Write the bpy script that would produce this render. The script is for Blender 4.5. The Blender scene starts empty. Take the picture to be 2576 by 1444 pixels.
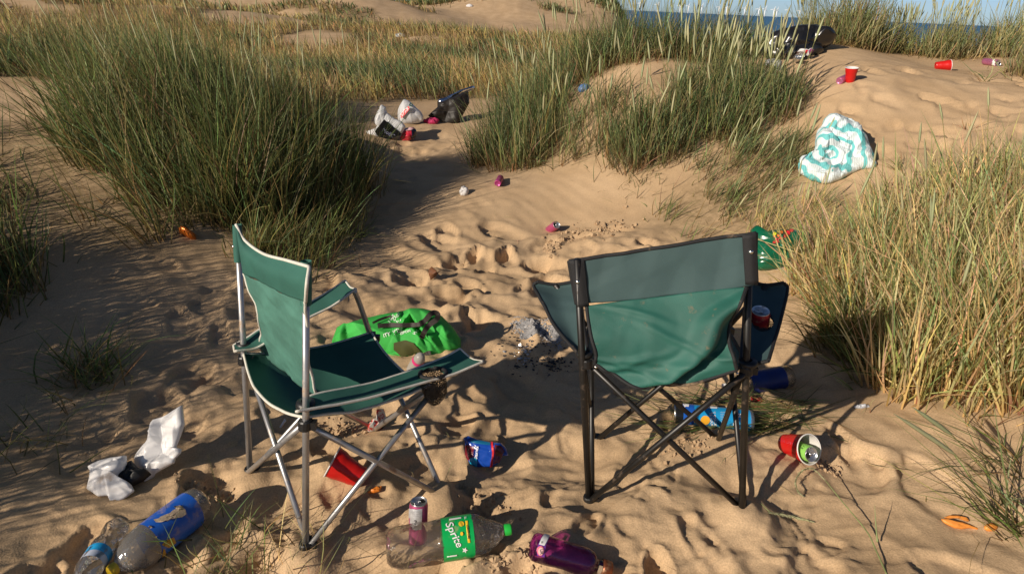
import bpy, math, random
import numpy as np
from math import sin, cos, radians, pi, sqrt, hypot, atan2, degrees
from mathutils import Vector, Matrix

scene = bpy.context.scene
# ------------------------------------------------------------------ camera
F_PX, PITCH, ROLL, EYE = 1717.0, 14.0, 2.5, 1.48
W_PX, H_PX = 2576.0, 1444.0
HOR = 13.6
_p, _r = radians(PITCH), radians(ROLL)
_fw = np.array([0, cos(_p), -sin(_p)]); _u0 = np.array([0, sin(_p), cos(_p)]); _r0 = np.array([1.0, 0, 0])
RT = _r0 * cos(_r) + _u0 * sin(_r); UP = _u0 * cos(_r) - _r0 * sin(_r); FW = _fw
CY = HOR + F_PX * math.tan(_p) / cos(_r)
CAM = np.array([0, 0, EYE])
cd = bpy.data.cameras.new('camera'); cam = bpy.data.objects.new('camera', cd); scene.collection.objects.link(cam)
cd.sensor_fit = 'HORIZONTAL'; cd.sensor_width = 36.0
cd.lens = 36.0 * F_PX / W_PX
cd.shift_y = -(H_PX / 2 - CY) / W_PX
cd.clip_start = 0.05; cd.clip_end = 60000
M4 = Matrix(((RT[0], UP[0], -FW[0], 0), (RT[1], UP[1], -FW[1], 0), (RT[2], UP[2], -FW[2], EYE), (0, 0, 0, 1)))
cam.matrix_world = M4
scene.camera = cam
# ------------------------------------------------------------------ sky and sun
SUN_AZ, SUN_EL = 49.0, 23.5            # direction the light travels (clockwise from +Y), height of the sun
world = bpy.data.worlds.new('World'); scene.world = world; world.use_nodes = True
wn = world.node_tree.nodes; wl = world.node_tree.links
sky = wn.new('ShaderNodeTexSky'); sky.sky_type = 'NISHITA'; sky.sun_disc = False
sky.sun_elevation = radians(SUN_EL); sky.sun_rotation = radians(SUN_AZ + 180)
sky.air_density = 0.45; sky.dust_density = 0.4; sky.ozone_density = 2.0
bg = wn['Background']; bg.inputs[1].default_value = 0.078
wl.new(sky.outputs[0], bg.inputs[0])
sl = bpy.data.lights.new('sun', 'SUN'); sl.energy = 5.0; sl.angle = radians(0.55); sl.color = (1.0, 0.875, 0.725)
sun = bpy.data.objects.new('sun', sl); scene.collection.objects.link(sun)
_ld = Vector((sin(radians(SUN_AZ)) * cos(radians(SUN_EL)), cos(radians(SUN_AZ)) * cos(radians(SUN_EL)), -sin(radians(SUN_EL))))
sun.rotation_euler = _ld.to_track_quat('-Z', 'Y').to_euler()
vs = scene.view_settings; vs.view_transform = 'Standard'; vs.look = 'None'; vs.exposure = 0.12; vs.gamma = 1.0; vs.use_curve_mapping = False
scene.render.engine = 'CYCLES'
scene.cycles.transparent_max_bounces = 24; scene.cycles.max_bounces = 10

# ------------------------------------------------------------------ small maths
def V(*a): return np.array(a, float)
def nrm(v): return v / (np.linalg.norm(v) + 1e-12)
def ray(x, y):
    return nrm(RT * (x - W_PX / 2) + UP * (CY - y) + FW * F_PX)
def at_z(x, y, z=0.0):
    d = ray(x, y); return CAM + d * ((z - EYE) / d[2])
def at_y(x, y, Y):
    d = ray(x, y); return CAM + d * (Y / d[1])
def at_plane(x, y, p0, n):
    d = ray(x, y); return CAM + d * (np.dot(np.asarray(p0) - CAM, n) / np.dot(d, n))
def at_dist(x, y, p):                      # the point of the ray nearest to p
    d = ray(x, y); return CAM + d * np.dot(np.asarray(p) - CAM, d)
def reach(base, x, y, L, near=True):       # the point of the ray at distance L from base
    d = ray(x, y); w = CAM - base; b = np.dot(w, d); c = np.dot(w, w) - L * L
    q = b * b - c
    if q < 0: return CAM - d * b
    return CAM + d * (-b + (-sqrt(q) if near else sqrt(q)))
def smooth(a, b, x):
    t = np.clip((x - a) / (b - a), 0, 1); return t * t * (3 - 2 * t)

def _hash(ix, iy, seed):
    h = (ix.astype(np.int64) * 374761393 + iy.astype(np.int64) * 668265263 + seed * 1442695041) & 0xffffffff
    h = ((h ^ (h >> 13)) * 1274126177) & 0xffffffff
    h = (h ^ (h >> 16)) & 0xffffffff
    return h / 4294967295.0
def vnoise(x, y, seed=0):
    xi = np.floor(x); yi = np.floor(y); fx = x - xi; fy = y - yi
    ux = fx ** 3 * (fx * (fx * 6 - 15) + 10); uy = fy ** 3 * (fy * (fy * 6 - 15) + 10)
    a = _hash(xi, yi, seed); b = _hash(xi + 1, yi, seed); c = _hash(xi, yi + 1, seed); d = _hash(xi + 1, yi + 1, seed)
    return (a * (1 - ux) + b * ux) * (1 - uy) + (c * (1 - ux) + d * ux) * uy * 1.0
def fbm(x, y, seed=0, oct=4):
    s = 0; a = 0.5; t = 0
    for o in range(oct):
        ca, sa = cos(0.6 * o), sin(0.6 * o)
        s = s + a * vnoise((x * ca - y * sa) * 2 ** o, (x * sa + y * ca) * 2 ** o, seed + 17 * o); t += a; a *= 0.5
    return s / t

# ------------------------------------------------------------------ objects
COL = scene.collection
def tag(o, label=None, cat=None, group=None, kind=None):
    if label: o['label'] = label
    if cat: o['category'] = cat
    if group: o['group'] = group
    if kind: o['kind'] = kind
    return o
def thing(name, label, cat, loc, group=None):
    o = bpy.data.objects.new(name, None); COL.objects.link(o); o.location = Vector(loc); o.empty_display_size = 0.05
    return tag(o, label, cat, group)
def mesh_obj(name, verts, faces, mat=None, parent=None, smooth_=True, mats=None, fmat=None):
    """verts in world coordinates; children get their parent's location taken off."""
    verts = np.asarray(verts, float)
    me = bpy.data.meshes.new(name)
    org = V(0, 0, 0)
    if parent is not None:
        p = parent
        while p is not None:
            org = org + V(*p.location); p = p.parent
    else:
        org = V(verts[:, 0].mean(), verts[:, 1].mean(), verts[:, 2].min())
    me.from_pydata((verts - org).tolist(), [], [list(map(int, f)) for f in faces])
    o = bpy.data.objects.new(name, me); COL.objects.link(o)
    if parent is not None: o.parent = parent
    else: o.location = Vector(org)
    for m in (mats or ([mat] if mat else [])): me.materials.append(m)
    if fmat is not None: me.polygons.foreach_set('material_index', np.asarray(fmat, np.int32))
    if smooth_: me.polygons.foreach_set('use_smooth', np.ones(len(me.polygons), bool))
    me.update()
    return o
class MB:
    def __init__(s): s.v = []; s.f = []; s.m = []
    def add(s, v, f, m=0):
        n = sum(len(a) for a in s.v); s.v.append(np.asarray(v, float)); s.f += [[i + n for i in q] for q in f]; s.m += [m] * len(f)
    def build(s, name, mat, parent=None, smooth_=True, mats=None):
        return mesh_obj(name, np.concatenate(s.v), s.f, mat, parent, smooth_, mats, s.m if mats else None)
def frame_of(d):
    d = nrm(d); a = V(0, 0, 1) if abs(d[2]) < 0.9 else V(1, 0, 0)
    x = nrm(np.cross(a, d)); return x, np.cross(d, x), d
def tube_vf(P, r, seg=10, cap=True, closed=False):
    P = np.asarray(P, float); n = len(P); R = np.full(n, r) if np.isscalar(r) else np.asarray(r)
    v = []; x = None
    for i in range(n):
        if closed: t = P[(i + 1) % n] - P[i - 1]
        else: t = P[min(i + 1, n - 1)] - P[max(i - 1, 0)]
        t = nrm(t)
        if x is None: x = frame_of(t)[0]
        x = nrm(x - t * np.dot(x, t)); y = np.cross(t, x)
        for k in range(seg):
            a = 2 * pi * k / seg; v.append(P[i] + R[i] * (x * cos(a) + y * sin(a)))
    f = []
    for i in range(n if closed else n - 1):
        j = (i + 1) % n
        for k in range(seg):
            k2 = (k + 1) % seg; f.append([i * seg + k, i * seg + k2, j * seg + k2, j * seg + k])
    if cap and not closed: f.append(list(range(seg))[::-1]); f.append(list(range((n - 1) * seg, n * seg)))
    return np.array(v), f
def tube(name, P, r, mat, parent, seg=10, closed=False):
    v, f = tube_vf(P, r, seg, True, closed); return mesh_obj(name, v, f, mat, parent)
def box_vf(c, ax, h):
    """box: centre, three axes (rows), half sizes; edges slightly chamfered"""
    ax = np.asarray(ax); v = []
    for sx in (-1, 1):
        for sy in (-1, 1):
            for sz in (-1, 1): v.append(c + ax[0] * sx * h[0] + ax[1] * sy * h[1] + ax[2] * sz * h[2])
    return np.array(v), [[0, 1, 3, 2], [4, 6, 7, 5], [0, 4, 5, 1], [2, 3, 7, 6], [0, 2, 6, 4], [1, 5, 7, 3]]
def lathe_vf(prof, base, axis, seg=32, spin=0.0, dent=None, arc=None):
    """prof: (radius, height) pairs along the axis"""
    x, y, d = frame_of(axis); v = []; n = len(prof)
    a0, a1 = (0, 2 * pi) if arc is None else arc
    cols = seg if arc is None else seg + 1
    for (r, h) in prof:
        for k in range(cols):
            a = a0 + (a1 - a0) * k / seg + spin
            rr = r
            p = base + d * h + rr * (x * cos(a) + y * sin(a))
            if dent is not None: p = dent(p, r, h, a, x * cos(a) + y * sin(a))
            v.append(p)
    f = []
    for i in range(n - 1):
        for k in range(seg):
            k2 = (k + 1) % cols
            f.append([i * cols + k, i * cols + k2, (i + 1) * cols + k2, (i + 1) * cols + k])
    return np.array(v), f
def lathe(name, prof, base, axis, mat, parent, seg=32, spin=0.0, dent=None, arc=None):
    v, f = lathe_vf(prof, base, axis, seg, spin, dent, arc); return mesh_obj(name, v, f, mat, parent)
def cr(P, n):
    """Catmull-Rom resampling of rows of P (k, ...) to n samples"""
    P = np.asarray(P, float); k = len(P); t = np.linspace(0, k - 1, n); i = np.clip(t.astype(int), 0, k - 2); u = (t - i)
    u = u.reshape((-1,) + (1,) * (P.ndim - 1))
    g = lambda j: P[np.clip(j, 0, k - 1)]
    p0, p1, p2, p3 = g(i - 1), g(i), g(i + 1), g(i + 2)
    p0 = np.where((i - 1 < 0).reshape(u.shape), 2 * p1 - p2, p0); p3 = np.where((i + 2 > k - 1).reshape(u.shape), 2 * p2 - p1, p3)
    return 0.5 * (2 * p1 + (p2 - p0) * u + (2 * p0 - 5 * p1 + 4 * p2 - p3) * u * u + (3 * p1 - p0 - 3 * p2 + p3) * u ** 3)
def grid_surf(ctrl, nu, nv):
    G = cr(ctrl, nu); G = cr(np.swapaxes(G, 0, 1), nv); return np.swapaxes(G, 0, 1)
def grid_normals(G):
    a = np.gradient(G, axis=0); b = np.gradient(G, axis=1); n = np.cross(a, b)
    return n / (np.linalg.norm(n, axis=2, keepdims=True) + 1e-12)
def fold3(P, amp, freq, seed, k=5):
    """crumple: a sum of folded plane waves, sharp creases"""
    rg = np.random.RandomState(seed); s = np.zeros(P.shape[:-1])
    for i in range(k):
        d = rg.normal(size=3); d /= np.linalg.norm(d); f = freq * (0.6 + 1.1 * rg.rand()); ph = rg.rand()
        q = P @ d * f + ph + 0.35 * np.sin(P @ nrm(rg.normal(size=3)) * f * 4)
        s += np.abs((q % 1) * 2 - 1) * (0.5 + rg.rand()) * (f / freq) ** -0.7
    return amp * (s / k * 2 - 0.75)
def cloth(name, ctrl, mat, parent, nu=40, nv=40, th=0.0015, wr=None, hole=None, piping=None, pr=0.0035, sides='lrtb'):
    G = grid_surf(ctrl, nu, nv)
    if wr is not None: G = G + grid_normals(G) * wr(G)[..., None]
    N = grid_normals(G)
    A = (G + N * th / 2).reshape(-1, 3); B = (G - N * th / 2).reshape(-1, 3); n = nu * nv
    keep = np.ones((nu - 1, nv - 1), bool)
    if hole is not None:
        c, r = hole; C4 = (G[:-1, :-1] + G[1:, 1:]) / 2; keep = np.linalg.norm(C4 - c, axis=2) > r
    f = []
    for i in range(nu - 1):
        for j in range(nv - 1):
            if keep[i, j]:
                q = [i * nv + j, (i + 1) * nv + j, (i + 1) * nv + j + 1, i * nv + j + 1]
                f.append(q); f.append([n + k for k in q[::-1]])
    bd = [(0, j) for j in range(nv)] + [(i, nv - 1) for i in range(1, nu)] + [(nu - 1, j) for j in range(nv - 2, -1, -1)] + [(i, 0) for i in range(nu - 2, 0, -1)]
    ids = [i * nv + j for i, j in bd]
    for a, b in zip(ids, ids[1:] + ids[:1]): f.append([a, b, n + b, n + a])
    o = mesh_obj(name, np.concatenate([A, B]), f, mat, parent)
    if piping is not None:
        edges = {'t': G[0], 'b': G[-1], 'l': G[:, 0], 'r': G[:, -1]}
        for s in sides: tube('piping', edges[s], pr, piping, o, 8)
    return o, G
# ------------------------------------------------------------------ materials
def mat(name, color, rough=0.6, metal=0.0, spec=0.5, mott=0.0, mscale=12.0, bump=0.0, bscale=200.0, transl=0.0, alpha=None, coat=0.0, dirt=0.0, dscale=9.0, dcol=(0.42, 0.29, 0.17)):
    m = bpy.data.materials.new(name); m.use_nodes = True; nt = m.node_tree; nd = nt.nodes; lk = nt.links
    b = nd['Principled BSDF']; out = nd['Material Output']
    b.inputs['Base Color'].default_value = (*color, 1); b.inputs['Roughness'].default_value = rough
    b.inputs['Metallic'].default_value = metal; b.inputs['Specular IOR Level'].default_value = spec
    b.inputs['Coat Weight'].default_value = coat
    tc = nd.new('ShaderNodeTexCoord'); col = None
    if mott or dirt:
        rgb = nd.new('ShaderNodeRGB'); rgb.outputs[0].default_value = (*color, 1); col = rgb.outputs[0]
    if mott:
        n = nd.new('ShaderNodeTexNoise'); n.inputs['Scale'].default_value = mscale; n.inputs['Detail'].default_value = 5; lk.new(tc.outputs['Object'], n.inputs['Vector'])
        mr = nd.new('ShaderNodeMapRange'); mr.inputs[1].default_value = 0.3; mr.inputs[2].default_value = 0.7; mr.inputs[3].default_value = 1 - mott; mr.inputs[4].default_value = 1 + mott
        lk.new(n.outputs[0], mr.inputs[0])
        mx = nd.new('ShaderNodeVectorMath'); mx.operation = 'SCALE'; lk.new(col, mx.inputs[0]); lk.new(mr.outputs[0], mx.inputs['Scale']); col = mx.outputs[0]
    if dirt:
        n = nd.new('ShaderNodeTexNoise'); n.inputs['Scale'].default_value = dscale; n.inputs['Detail'].default_value = 8; n.inputs['Roughness'].default_value = 0.65; lk.new(tc.outputs['Object'], n.inputs['Vector'])
        mr = nd.new('ShaderNodeMapRange'); mr.inputs[1].default_value = 0.62 - dirt * 0.25; mr.inputs[2].default_value = 0.74 - dirt * 0.2; mr.inputs[3].default_value = 0; mr.inputs[4].default_value = 0.8
        lk.new(n.outputs[0], mr.inputs[0])
        mx = nd.new('ShaderNodeMix'); mx.data_type = 'RGBA'; lk.new(mr.outputs[0], mx.inputs[0]); lk.new(col, mx.inputs[6]); mx.inputs[7].default_value = (*dcol, 1); col = mx.outputs[2]
        mr2 = nd.new('ShaderNodeMapRange'); mr2.inputs[3].default_value = rough; mr2.inputs[4].default_value = 0.9; lk.new(mr.outputs[0], mr2.inputs[0]); lk.new(mr2.outputs[0], b.inputs['Roughness'])
    if col is not None: lk.new(col, b.inputs['Base Color'])
    if bump:
        n = nd.new('ShaderNodeTexNoise'); n.inputs['Scale'].default_value = bscale; n.inputs['Detail'].default_value = 3; lk.new(tc.outputs['Object'], n.inputs['Vector'])
        bp = nd.new('ShaderNodeBump'); bp.inputs['Strength'].default_value = bump; bp.inputs['Distance'].default_value = 0.002; lk.new(n.outputs[0], bp.inputs['Height']); lk.new(bp.outputs[0], b.inputs['Normal'])
    sh = b.outputs[0]
    if transl:
        t = nd.new('ShaderNodeBsdfTranslucent'); t.inputs[0].default_value = (*color, 1)
        if col is not None: lk.new(col, t.inputs[0])
        mx = nd.new('ShaderNodeMixShader'); mx.inputs[0].default_value = transl; lk.new(sh, mx.inputs[1]); lk.new(t.outputs[0], mx.inputs[2]); sh = mx.outputs[0]
    if alpha is not None:
        t = nd.new('ShaderNodeBsdfTransparent'); mx = nd.new('ShaderNodeMixShader'); mx.inputs[0].default_value = alpha; lk.new(t.outputs[0], mx.inputs[1]); lk.new(sh, mx.inputs[2]); sh = mx.outputs[0]
    lk.new(sh, out.inputs[0])
    m['_col'] = 1
    return m
def film(name, tint, body=0.06, bcol=(0.8, 0.8, 0.8), rough=0.06, bump=0.25, bscale=40, dirt=0.0):
    """thin clear plastic or glass wall: tinted straight-through light, gloss by fresnel, a little milky body"""
    m = bpy.data.materials.new(name); m.use_nodes = True; nt = m.node_tree; nd = nt.nodes; lk = nt.links
    nd.remove(nd['Principled BSDF']); out = nd['Material Output']
    t = nd.new('ShaderNodeBsdfTransparent'); t.inputs[0].default_value = (*tint, 1)
    g = nd.new('ShaderNodeBsdfGlossy'); g.inputs['Roughness'].default_value = rough; g.inputs[0].default_value = (1, 1, 1, 1)
    d = nd.new('ShaderNodeBsdfDiffuse'); d.inputs[0].default_value = (*bcol, 1); tl = nd.new('ShaderNodeBsdfTranslucent'); tl.inputs[0].default_value = (*bcol, 1)
    md = nd.new('ShaderNodeMixShader'); md.inputs[0].default_value = .5; lk.new(d.outputs[0], md.inputs[1]); lk.new(tl.outputs[0], md.inputs[2])
    tc = nd.new('ShaderNodeTexCoord')
    n = nd.new('ShaderNodeTexNoise'); n.inputs['Scale'].default_value = bscale; n.inputs['Detail'].default_value = 3; lk.new(tc.outputs['Object'], n.inputs['Vector'])
    bp = nd.new('ShaderNodeBump'); bp.inputs['Strength'].default_value = bump; bp.inputs['Distance'].default_value = 0.01; lk.new(n.outputs[0], bp.inputs['Height'])
    lk.new(bp.outputs[0], g.inputs['Normal'])
    fr = nd.new('ShaderNodeFresnel'); fr.inputs[0].default_value = 1.5; lk.new(bp.outputs[0], fr.inputs['Normal'])
    m1 = nd.new('ShaderNodeMixShader'); lk.new(t.outputs[0], m1.inputs[1]); lk.new(md.outputs[0], m1.inputs[2])
    if dirt:
        n2 = nd.new('ShaderNodeTexNoise'); n2.inputs['Scale'].default_value = 22; n2.inputs['Detail'].default_value = 8; lk.new(tc.outputs['Object'], n2.inputs['Vector'])
        mr = nd.new('ShaderNodeMapRange'); mr.inputs[1].default_value = 0.5; mr.inputs[2].default_value = 0.7; mr.inputs[3].default_value = body; mr.inputs[4].default_value = min(1, body + dirt); lk.new(n2.outputs[0], mr.inputs[0]); lk.new(mr.outputs[0], m1.inputs[0])
        d.inputs[0].default_value = (0.45, 0.36, 0.26, 1)
    else: m1.inputs[0].default_value = body
    m2 = nd.new('ShaderNodeMixShader'); lk.new(fr.outputs[0], m2.inputs[0]); lk.new(m1.outputs[0], m2.inputs[1]); lk.new(g.outputs[0], m2.inputs[2])
    lk.new(m2.outputs[0], out.inputs[0]); return m

def sand_material():
    m = bpy.data.materials.new('dune_sand'); m.use_nodes = True; nt = m.node_tree; nd = nt.nodes; lk = nt.links; b = nd['Principled BSDF']
    tc = nd.new('ShaderNodeTexCoord')
    def noise(scale, det=4, rough=0.55):
        n = nd.new('ShaderNodeTexNoise'); n.inputs['Scale'].default_value = scale; n.inputs['Detail'].default_value = det; n.inputs['Roughness'].default_value = rough; lk.new(tc.outputs['Object'], n.inputs['Vector']); return n
    n1 = noise(2.3, 5); n2 = noise(190, 2); n3 = noise(900, 1)
    r1 = nd.new('ShaderNodeValToRGB'); e = r1.color_ramp.elements
    e[0].position = 0.32; e[0].color = (0.440, 0.302, 0.172, 1); e[1].position = 0.68; e[1].color = (0.540, 0.382, 0.228, 1); lk.new(n1.outputs[0], r1.inputs[0])
    mr = nd.new('ShaderNodeMapRange'); mr.inputs[1].default_value = 0.25; mr.inputs[2].default_value = 0.75; mr.inputs[3].default_value = 0.80; mr.inputs[4].default_value = 1.2; lk.new(n2.outputs[0], mr.inputs[0])
    mr3 = nd.new('ShaderNodeMapRange'); mr3.inputs[1].default_value = 0.25; mr3.inputs[2].default_value = 0.75; mr3.inputs[3].default_value = 0.86; mr3.inputs[4].default_value = 1.14; lk.new(n3.outputs[0], mr3.inputs[0])
    mm = nd.new('ShaderNodeMath'); mm.operation = 'MULTIPLY'; lk.new(mr.outputs[0], mm.inputs[0]); lk.new(mr3.outputs[0], mm.inputs[1])
    sc = nd.new('ShaderNodeVectorMath'); sc.operation = 'SCALE'; lk.new(r1.outputs[0], sc.inputs[0]); lk.new(mm.outputs[0], sc.inputs['Scale'])
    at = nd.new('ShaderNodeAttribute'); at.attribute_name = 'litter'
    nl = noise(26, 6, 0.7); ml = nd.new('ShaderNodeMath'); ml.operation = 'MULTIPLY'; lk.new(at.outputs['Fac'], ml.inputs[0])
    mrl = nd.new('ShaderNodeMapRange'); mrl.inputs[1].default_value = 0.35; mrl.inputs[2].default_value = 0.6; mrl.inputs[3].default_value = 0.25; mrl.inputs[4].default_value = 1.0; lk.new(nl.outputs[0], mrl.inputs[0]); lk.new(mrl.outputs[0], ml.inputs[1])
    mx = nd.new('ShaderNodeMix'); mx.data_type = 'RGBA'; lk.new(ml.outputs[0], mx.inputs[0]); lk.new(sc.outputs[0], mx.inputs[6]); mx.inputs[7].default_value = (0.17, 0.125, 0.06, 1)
    lk.new(mx.outputs[2], b.inputs['Base Color']); b.inputs['Roughness'].default_value = 0.95; b.inputs['Specular IOR Level'].default_value = 0.15
    nb = noise(38, 6, 0.62); b1 = nd.new('ShaderNodeBump'); b1.inputs['Strength'].default_value = 0.11; b1.inputs['Distance'].default_value = 0.012; lk.new(nb.outputs[0], b1.inputs['Height'])
    b2 = nd.new('ShaderNodeBump'); b2.inputs['Strength'].default_value = 0.5; b2.inputs['Distance'].default_value = 0.0025; lk.new(n2.outputs[0], b2.inputs['Height']); lk.new(b1.outputs[0], b2.inputs['Normal'])
    lk.new(b2.outputs[0], b.inputs['Normal']); return m

def grass_material():
    m = bpy.data.materials.new('marram_blade'); m.use_nodes = True; nt = m.node_tree; nd = nt.nodes; lk = nt.links; b = nd['Principled BSDF']; out = nd['Material Output']
    at = nd.new('ShaderNodeAttribute'); at.attribute_name = 'Col'
    lk.new(at.outputs['Color'], b.inputs['Base Color']); b.inputs['Roughness'].default_value = 0.50; b.inputs['Specular IOR Level'].default_value = 0.28
    t = nd.new('ShaderNodeBsdfTranslucent'); lk.new(at.outputs['Color'], t.inputs[0])
    mx = nd.new('ShaderNodeMixShader'); mx.inputs[0].default_value = 0.36; lk.new(b.outputs[0], mx.inputs[1]); lk.new(t.outputs[0], mx.inputs[2]); lk.new(mx.outputs[0], out.inputs[0]); return m

def ramp_axis_mat(name, stops, axis=2, rough=0.35, metal=0.0, lo=0.0, hi=1.0, distort=0.0):
    """colours printed along one object axis (object coordinates lo..hi)"""
    m = bpy.data.materials.new(name); m.use_nodes = True; nt = m.node_tree; nd = nt.nodes; lk = nt.links; b = nd['Principled BSDF']
    tc = nd.new('ShaderNodeTexCoord'); sp = nd.new('ShaderNodeSeparateXYZ'); lk.new(tc.outputs['Object'], sp.inputs[0])
    mr = nd.new('ShaderNodeMapRange'); mr.inputs[1].default_value = lo; mr.inputs[2].default_value = hi; lk.new(sp.outputs[axis], mr.inputs[0])
    src = mr.outputs[0]
    if distort:
        n = nd.new('ShaderNodeTexNoise'); n.inputs['Scale'].default_value = 9; lk.new(tc.outputs['Object'], n.inputs['Vector'])
        ad = nd.new('ShaderNodeMath'); ad.operation = 'MULTIPLY_ADD'; lk.new(n.outputs[0], ad.inputs[0]); ad.inputs[1].default_value = distort; lk.new(src, ad.inputs[2]); src = ad.outputs[0]
    r = nd.new('ShaderNodeValToRGB'); r.color_ramp.interpolation = 'CONSTANT' if not distort else 'LINEAR'
    el = r.color_ramp.elements
    while len(el) < len(stops): el.new(0.5)
    for e, (p, c) in zip(el, stops): e.position = p; e.color = (*c, 1)
    lk.new(src, r.inputs[0]); lk.new(r.outputs[0], b.inputs['Base Color']); b.inputs['Roughness'].default_value = rough; b.inputs['Metallic'].default_value = metal
    return m

MS = sand_material(); MG = grass_material()
STEEL = mat('silver_paint_tube', (0.42, 0.42, 0.42), 0.38, 0.75, mott=0.12, mscale=30, dirt=0.25, dscale=20)
BLACKTUBE = mat('black_painted_tube', (0.010, 0.009, 0.008), 0.42, 0.0, mott=0.3, mscale=25, dirt=0.08, dscale=26, dcol=(0.12, 0.08, 0.05))
PLASTIC = mat('black_plastic', (0.012, 0.012, 0.012), 0.45, bump=0.2)
GREEN = mat('green_canvas', (0.028, 0.120, 0.090), 0.75, mott=0.16, mscale=7, bump=0.35, bscale=500, transl=0.10)
GREENLT = mat('faded_green_canvas', (0.072, 0.200, 0.155), 0.7, mott=0.20, mscale=9, bump=0.35, bscale=500, transl=0.12)
DGREEN = mat('dark_green_canvas', (0.044, 0.084, 0.085), 0.75, mott=0.12, mscale=8, bump=0.4, bscale=600)
MGREEN = mat('mid_green_canvas', (0.015, 0.100, 0.076), 0.62, mott=0.22, mscale=8, bump=0.4, bscale=500, transl=0.06, dirt=0.02, dscale=26, dcol=(.20,.15,.09))
WHITEPIPE = mat('white_braid', (0.62, 0.60, 0.52), 0.8, bump=0.6, bscale=700, dirt=0.15, mott=0.1, mscale=60)
BLACKTRIM = mat('black_webbing', (0.010, 0.010, 0.011), 0.7, bump=0.6, bscale=900, dirt=0.08)
CHROME = mat('rivet_steel', (0.7, 0.68, 0.62), 0.25, 1.0)
ALU = mat('can_aluminium', (0.62, 0.62, 0.63), 0.28, 0.9, mott=0.1, mscale=60)
HOLESHADE = mat('can_hole_shade', (0.004, 0.004, 0.004), 0.8)
RED = mat('red_cup_plastic', (0.62, 0.015, 0.012), 0.32, transl=0.22, mott=0.05)
WHITE = mat('white_cup_lining', (0.78, 0.76, 0.74), 0.4, transl=0.18)
CLEAR = film('clear_pet_plastic', (0.95, 0.96, 0.96), 0.16, (0.72, 0.72, 0.74), 0.08, 0.7, 55, dirt=0.04)
PURPLE = film('purple_glass', (0.84, 0.50, 0.86), 0.05, (0.30, 0.06, 0.36), 0.05, 0.2, 25, dirt=0.0)
BAGWHITE = mat('white_carrier_film', (0.70, 0.71, 0.72), 0.35, transl=0.30, bump=0.3, bscale=60)
BAGDIRTY = mat('dirty_white_film', (0.80, 0.79, 0.78), 0.36, transl=0.18, bump=0.3, bscale=80, dirt=0.10, dscale=16)
PAPERW = mat('white_paper', (0.62, 0.61, 0.60), 0.8, bump=0.4, bscale=90, dirt=0.15)
INKWHITE = mat('white_print', (0.80, 0.80, 0.78), 0.5)
INKYEL = mat('yellow_print', (0.80, 0.50, 0.02), 0.5)
INKDARK = mat('dark_print', (0.02, 0.02, 0.025), 0.5)
INKRED = mat('red_print', (0.60, 0.02, 0.03), 0.45)
INKGREEN = mat('green_print', (0.0, 0.18, 0.09), 0.5)

def two_tone(name, c1, c2, scale, rough=.4):
    m = mat(name, c1, rough, mott=.01, mscale=scale); nt = m.node_tree; nd = nt.nodes
    n = [q for q in nd if q.bl_idname == 'ShaderNodeTexNoise'][0]; r = nd.new('ShaderNodeValToRGB'); e = r.color_ramp.elements; e[0].position = .47; e[0].color = (*c1, 1); e[1].position = .52; e[1].color = (*c2, 1)
    nt.links.new(n.outputs[0], r.inputs[0]); nt.links.new(r.outputs[0], nd['Principled BSDF'].inputs['Base Color']); return m
# ------------------------------------------------------------------ terrain
CT = np.array([(-.8,1.6,-.02),(-.8,1.2,-.01),(.3,1.6,0),(.8,1.75,0),(.3,1.1,0),(1.5,1.7,.02),(2.2,2.0,.14),(1.1,1.1,0),(2.2,1.2,.08),(0,2.5,0),(.15,2.93,0),(-.8,2.5,0),(-1.2,1.9,.0),(-1.2,1.3,.03),
 (-1.95,2.5,.08),(-1.7,1.7,.06),(-2.4,3.2,.27),(-2.3,2.2,.14),(-3.0,1.6,.28),(-3.2,2.6,.36),(-1.75,3.5,.2),(-1.0,3.5,.05),(-1.3,2.9,.08),(0,3.6,0),(.29,4.4,.02),(-.08,5.0,.17),(-.34,4.8,.12),(-1.17,4.5,.04),(-1.28,6.3,.02),(-.7,5.8,.06),(-1.36,7.1,.05),(-1.23,7.9,.08),(-.4,7.9,.1),(-.1,6.6,.2),
 (1,3.6,.05),(1.5,3.45,.14),(.66,5.2,.34),(.3,5.7,.3),(1.0,5.7,.84),(1.39,6.3,1.06),(.5,6.6,.72),(1.0,5.25,.52),(1.8,5.8,.72),(2.16,4.4,.45),(1.7,4.4,.33),(2.38,5,.76),(2.61,5.4,1.0),(3.85,6.3,1.09),(4.24,6.2,1.12),(2.68,6.4,1.14),(2.9,6.8,1.24),(3.3,6.8,1.22),(3.9,6.6,1.11),(2.83,4.8,.74),(2.87,4.2,.65),
 (1.41,2.3,.03),(1.77,2.1,.1),(2.2,3.0,.32),(1.7,2.8,.12),(2.6,2.4,.36),(3.5,3,.6),(3.6,4.4,.85),(4.4,5.2,1.05),(4.6,7.4,1.2),(3.2,7.6,1.15),(6.0,8.0,1.2),(2.0,7.6,.85),
 (-3.64,5,.59),(-3.7,5.5,.65),(-2.3,4.6,.60),(-2.6,5.5,.80),(-1.7,5.3,.35),(-1.9,4.2,.38),(-4.2,3.2,.7),(-4.4,8,.6),(-2.6,7.6,.3),(-3.3,4.1,.6),(-2.9,3.6,.45),
 (0,9.5,.15),(3,10,.5),(-4,10,.4),(7,10,.6),(-7,8,.6),(-6,4,.9),(7,5,1.2),(5,2.5,.8),(-5,1,.5),(5,.3,.6),(0,-1.5,.1),(-3,-1.5,.4),(3,-1.5,.2),(-8,-4,.8),(8,-4,.6),(0,-6,.2),
 (0,13,.2),(8,13,.3),(-8,13,.5),(14,6,.6),(-13,6,.8),(12,-8,.3),(-12,-8,.5)])
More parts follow.
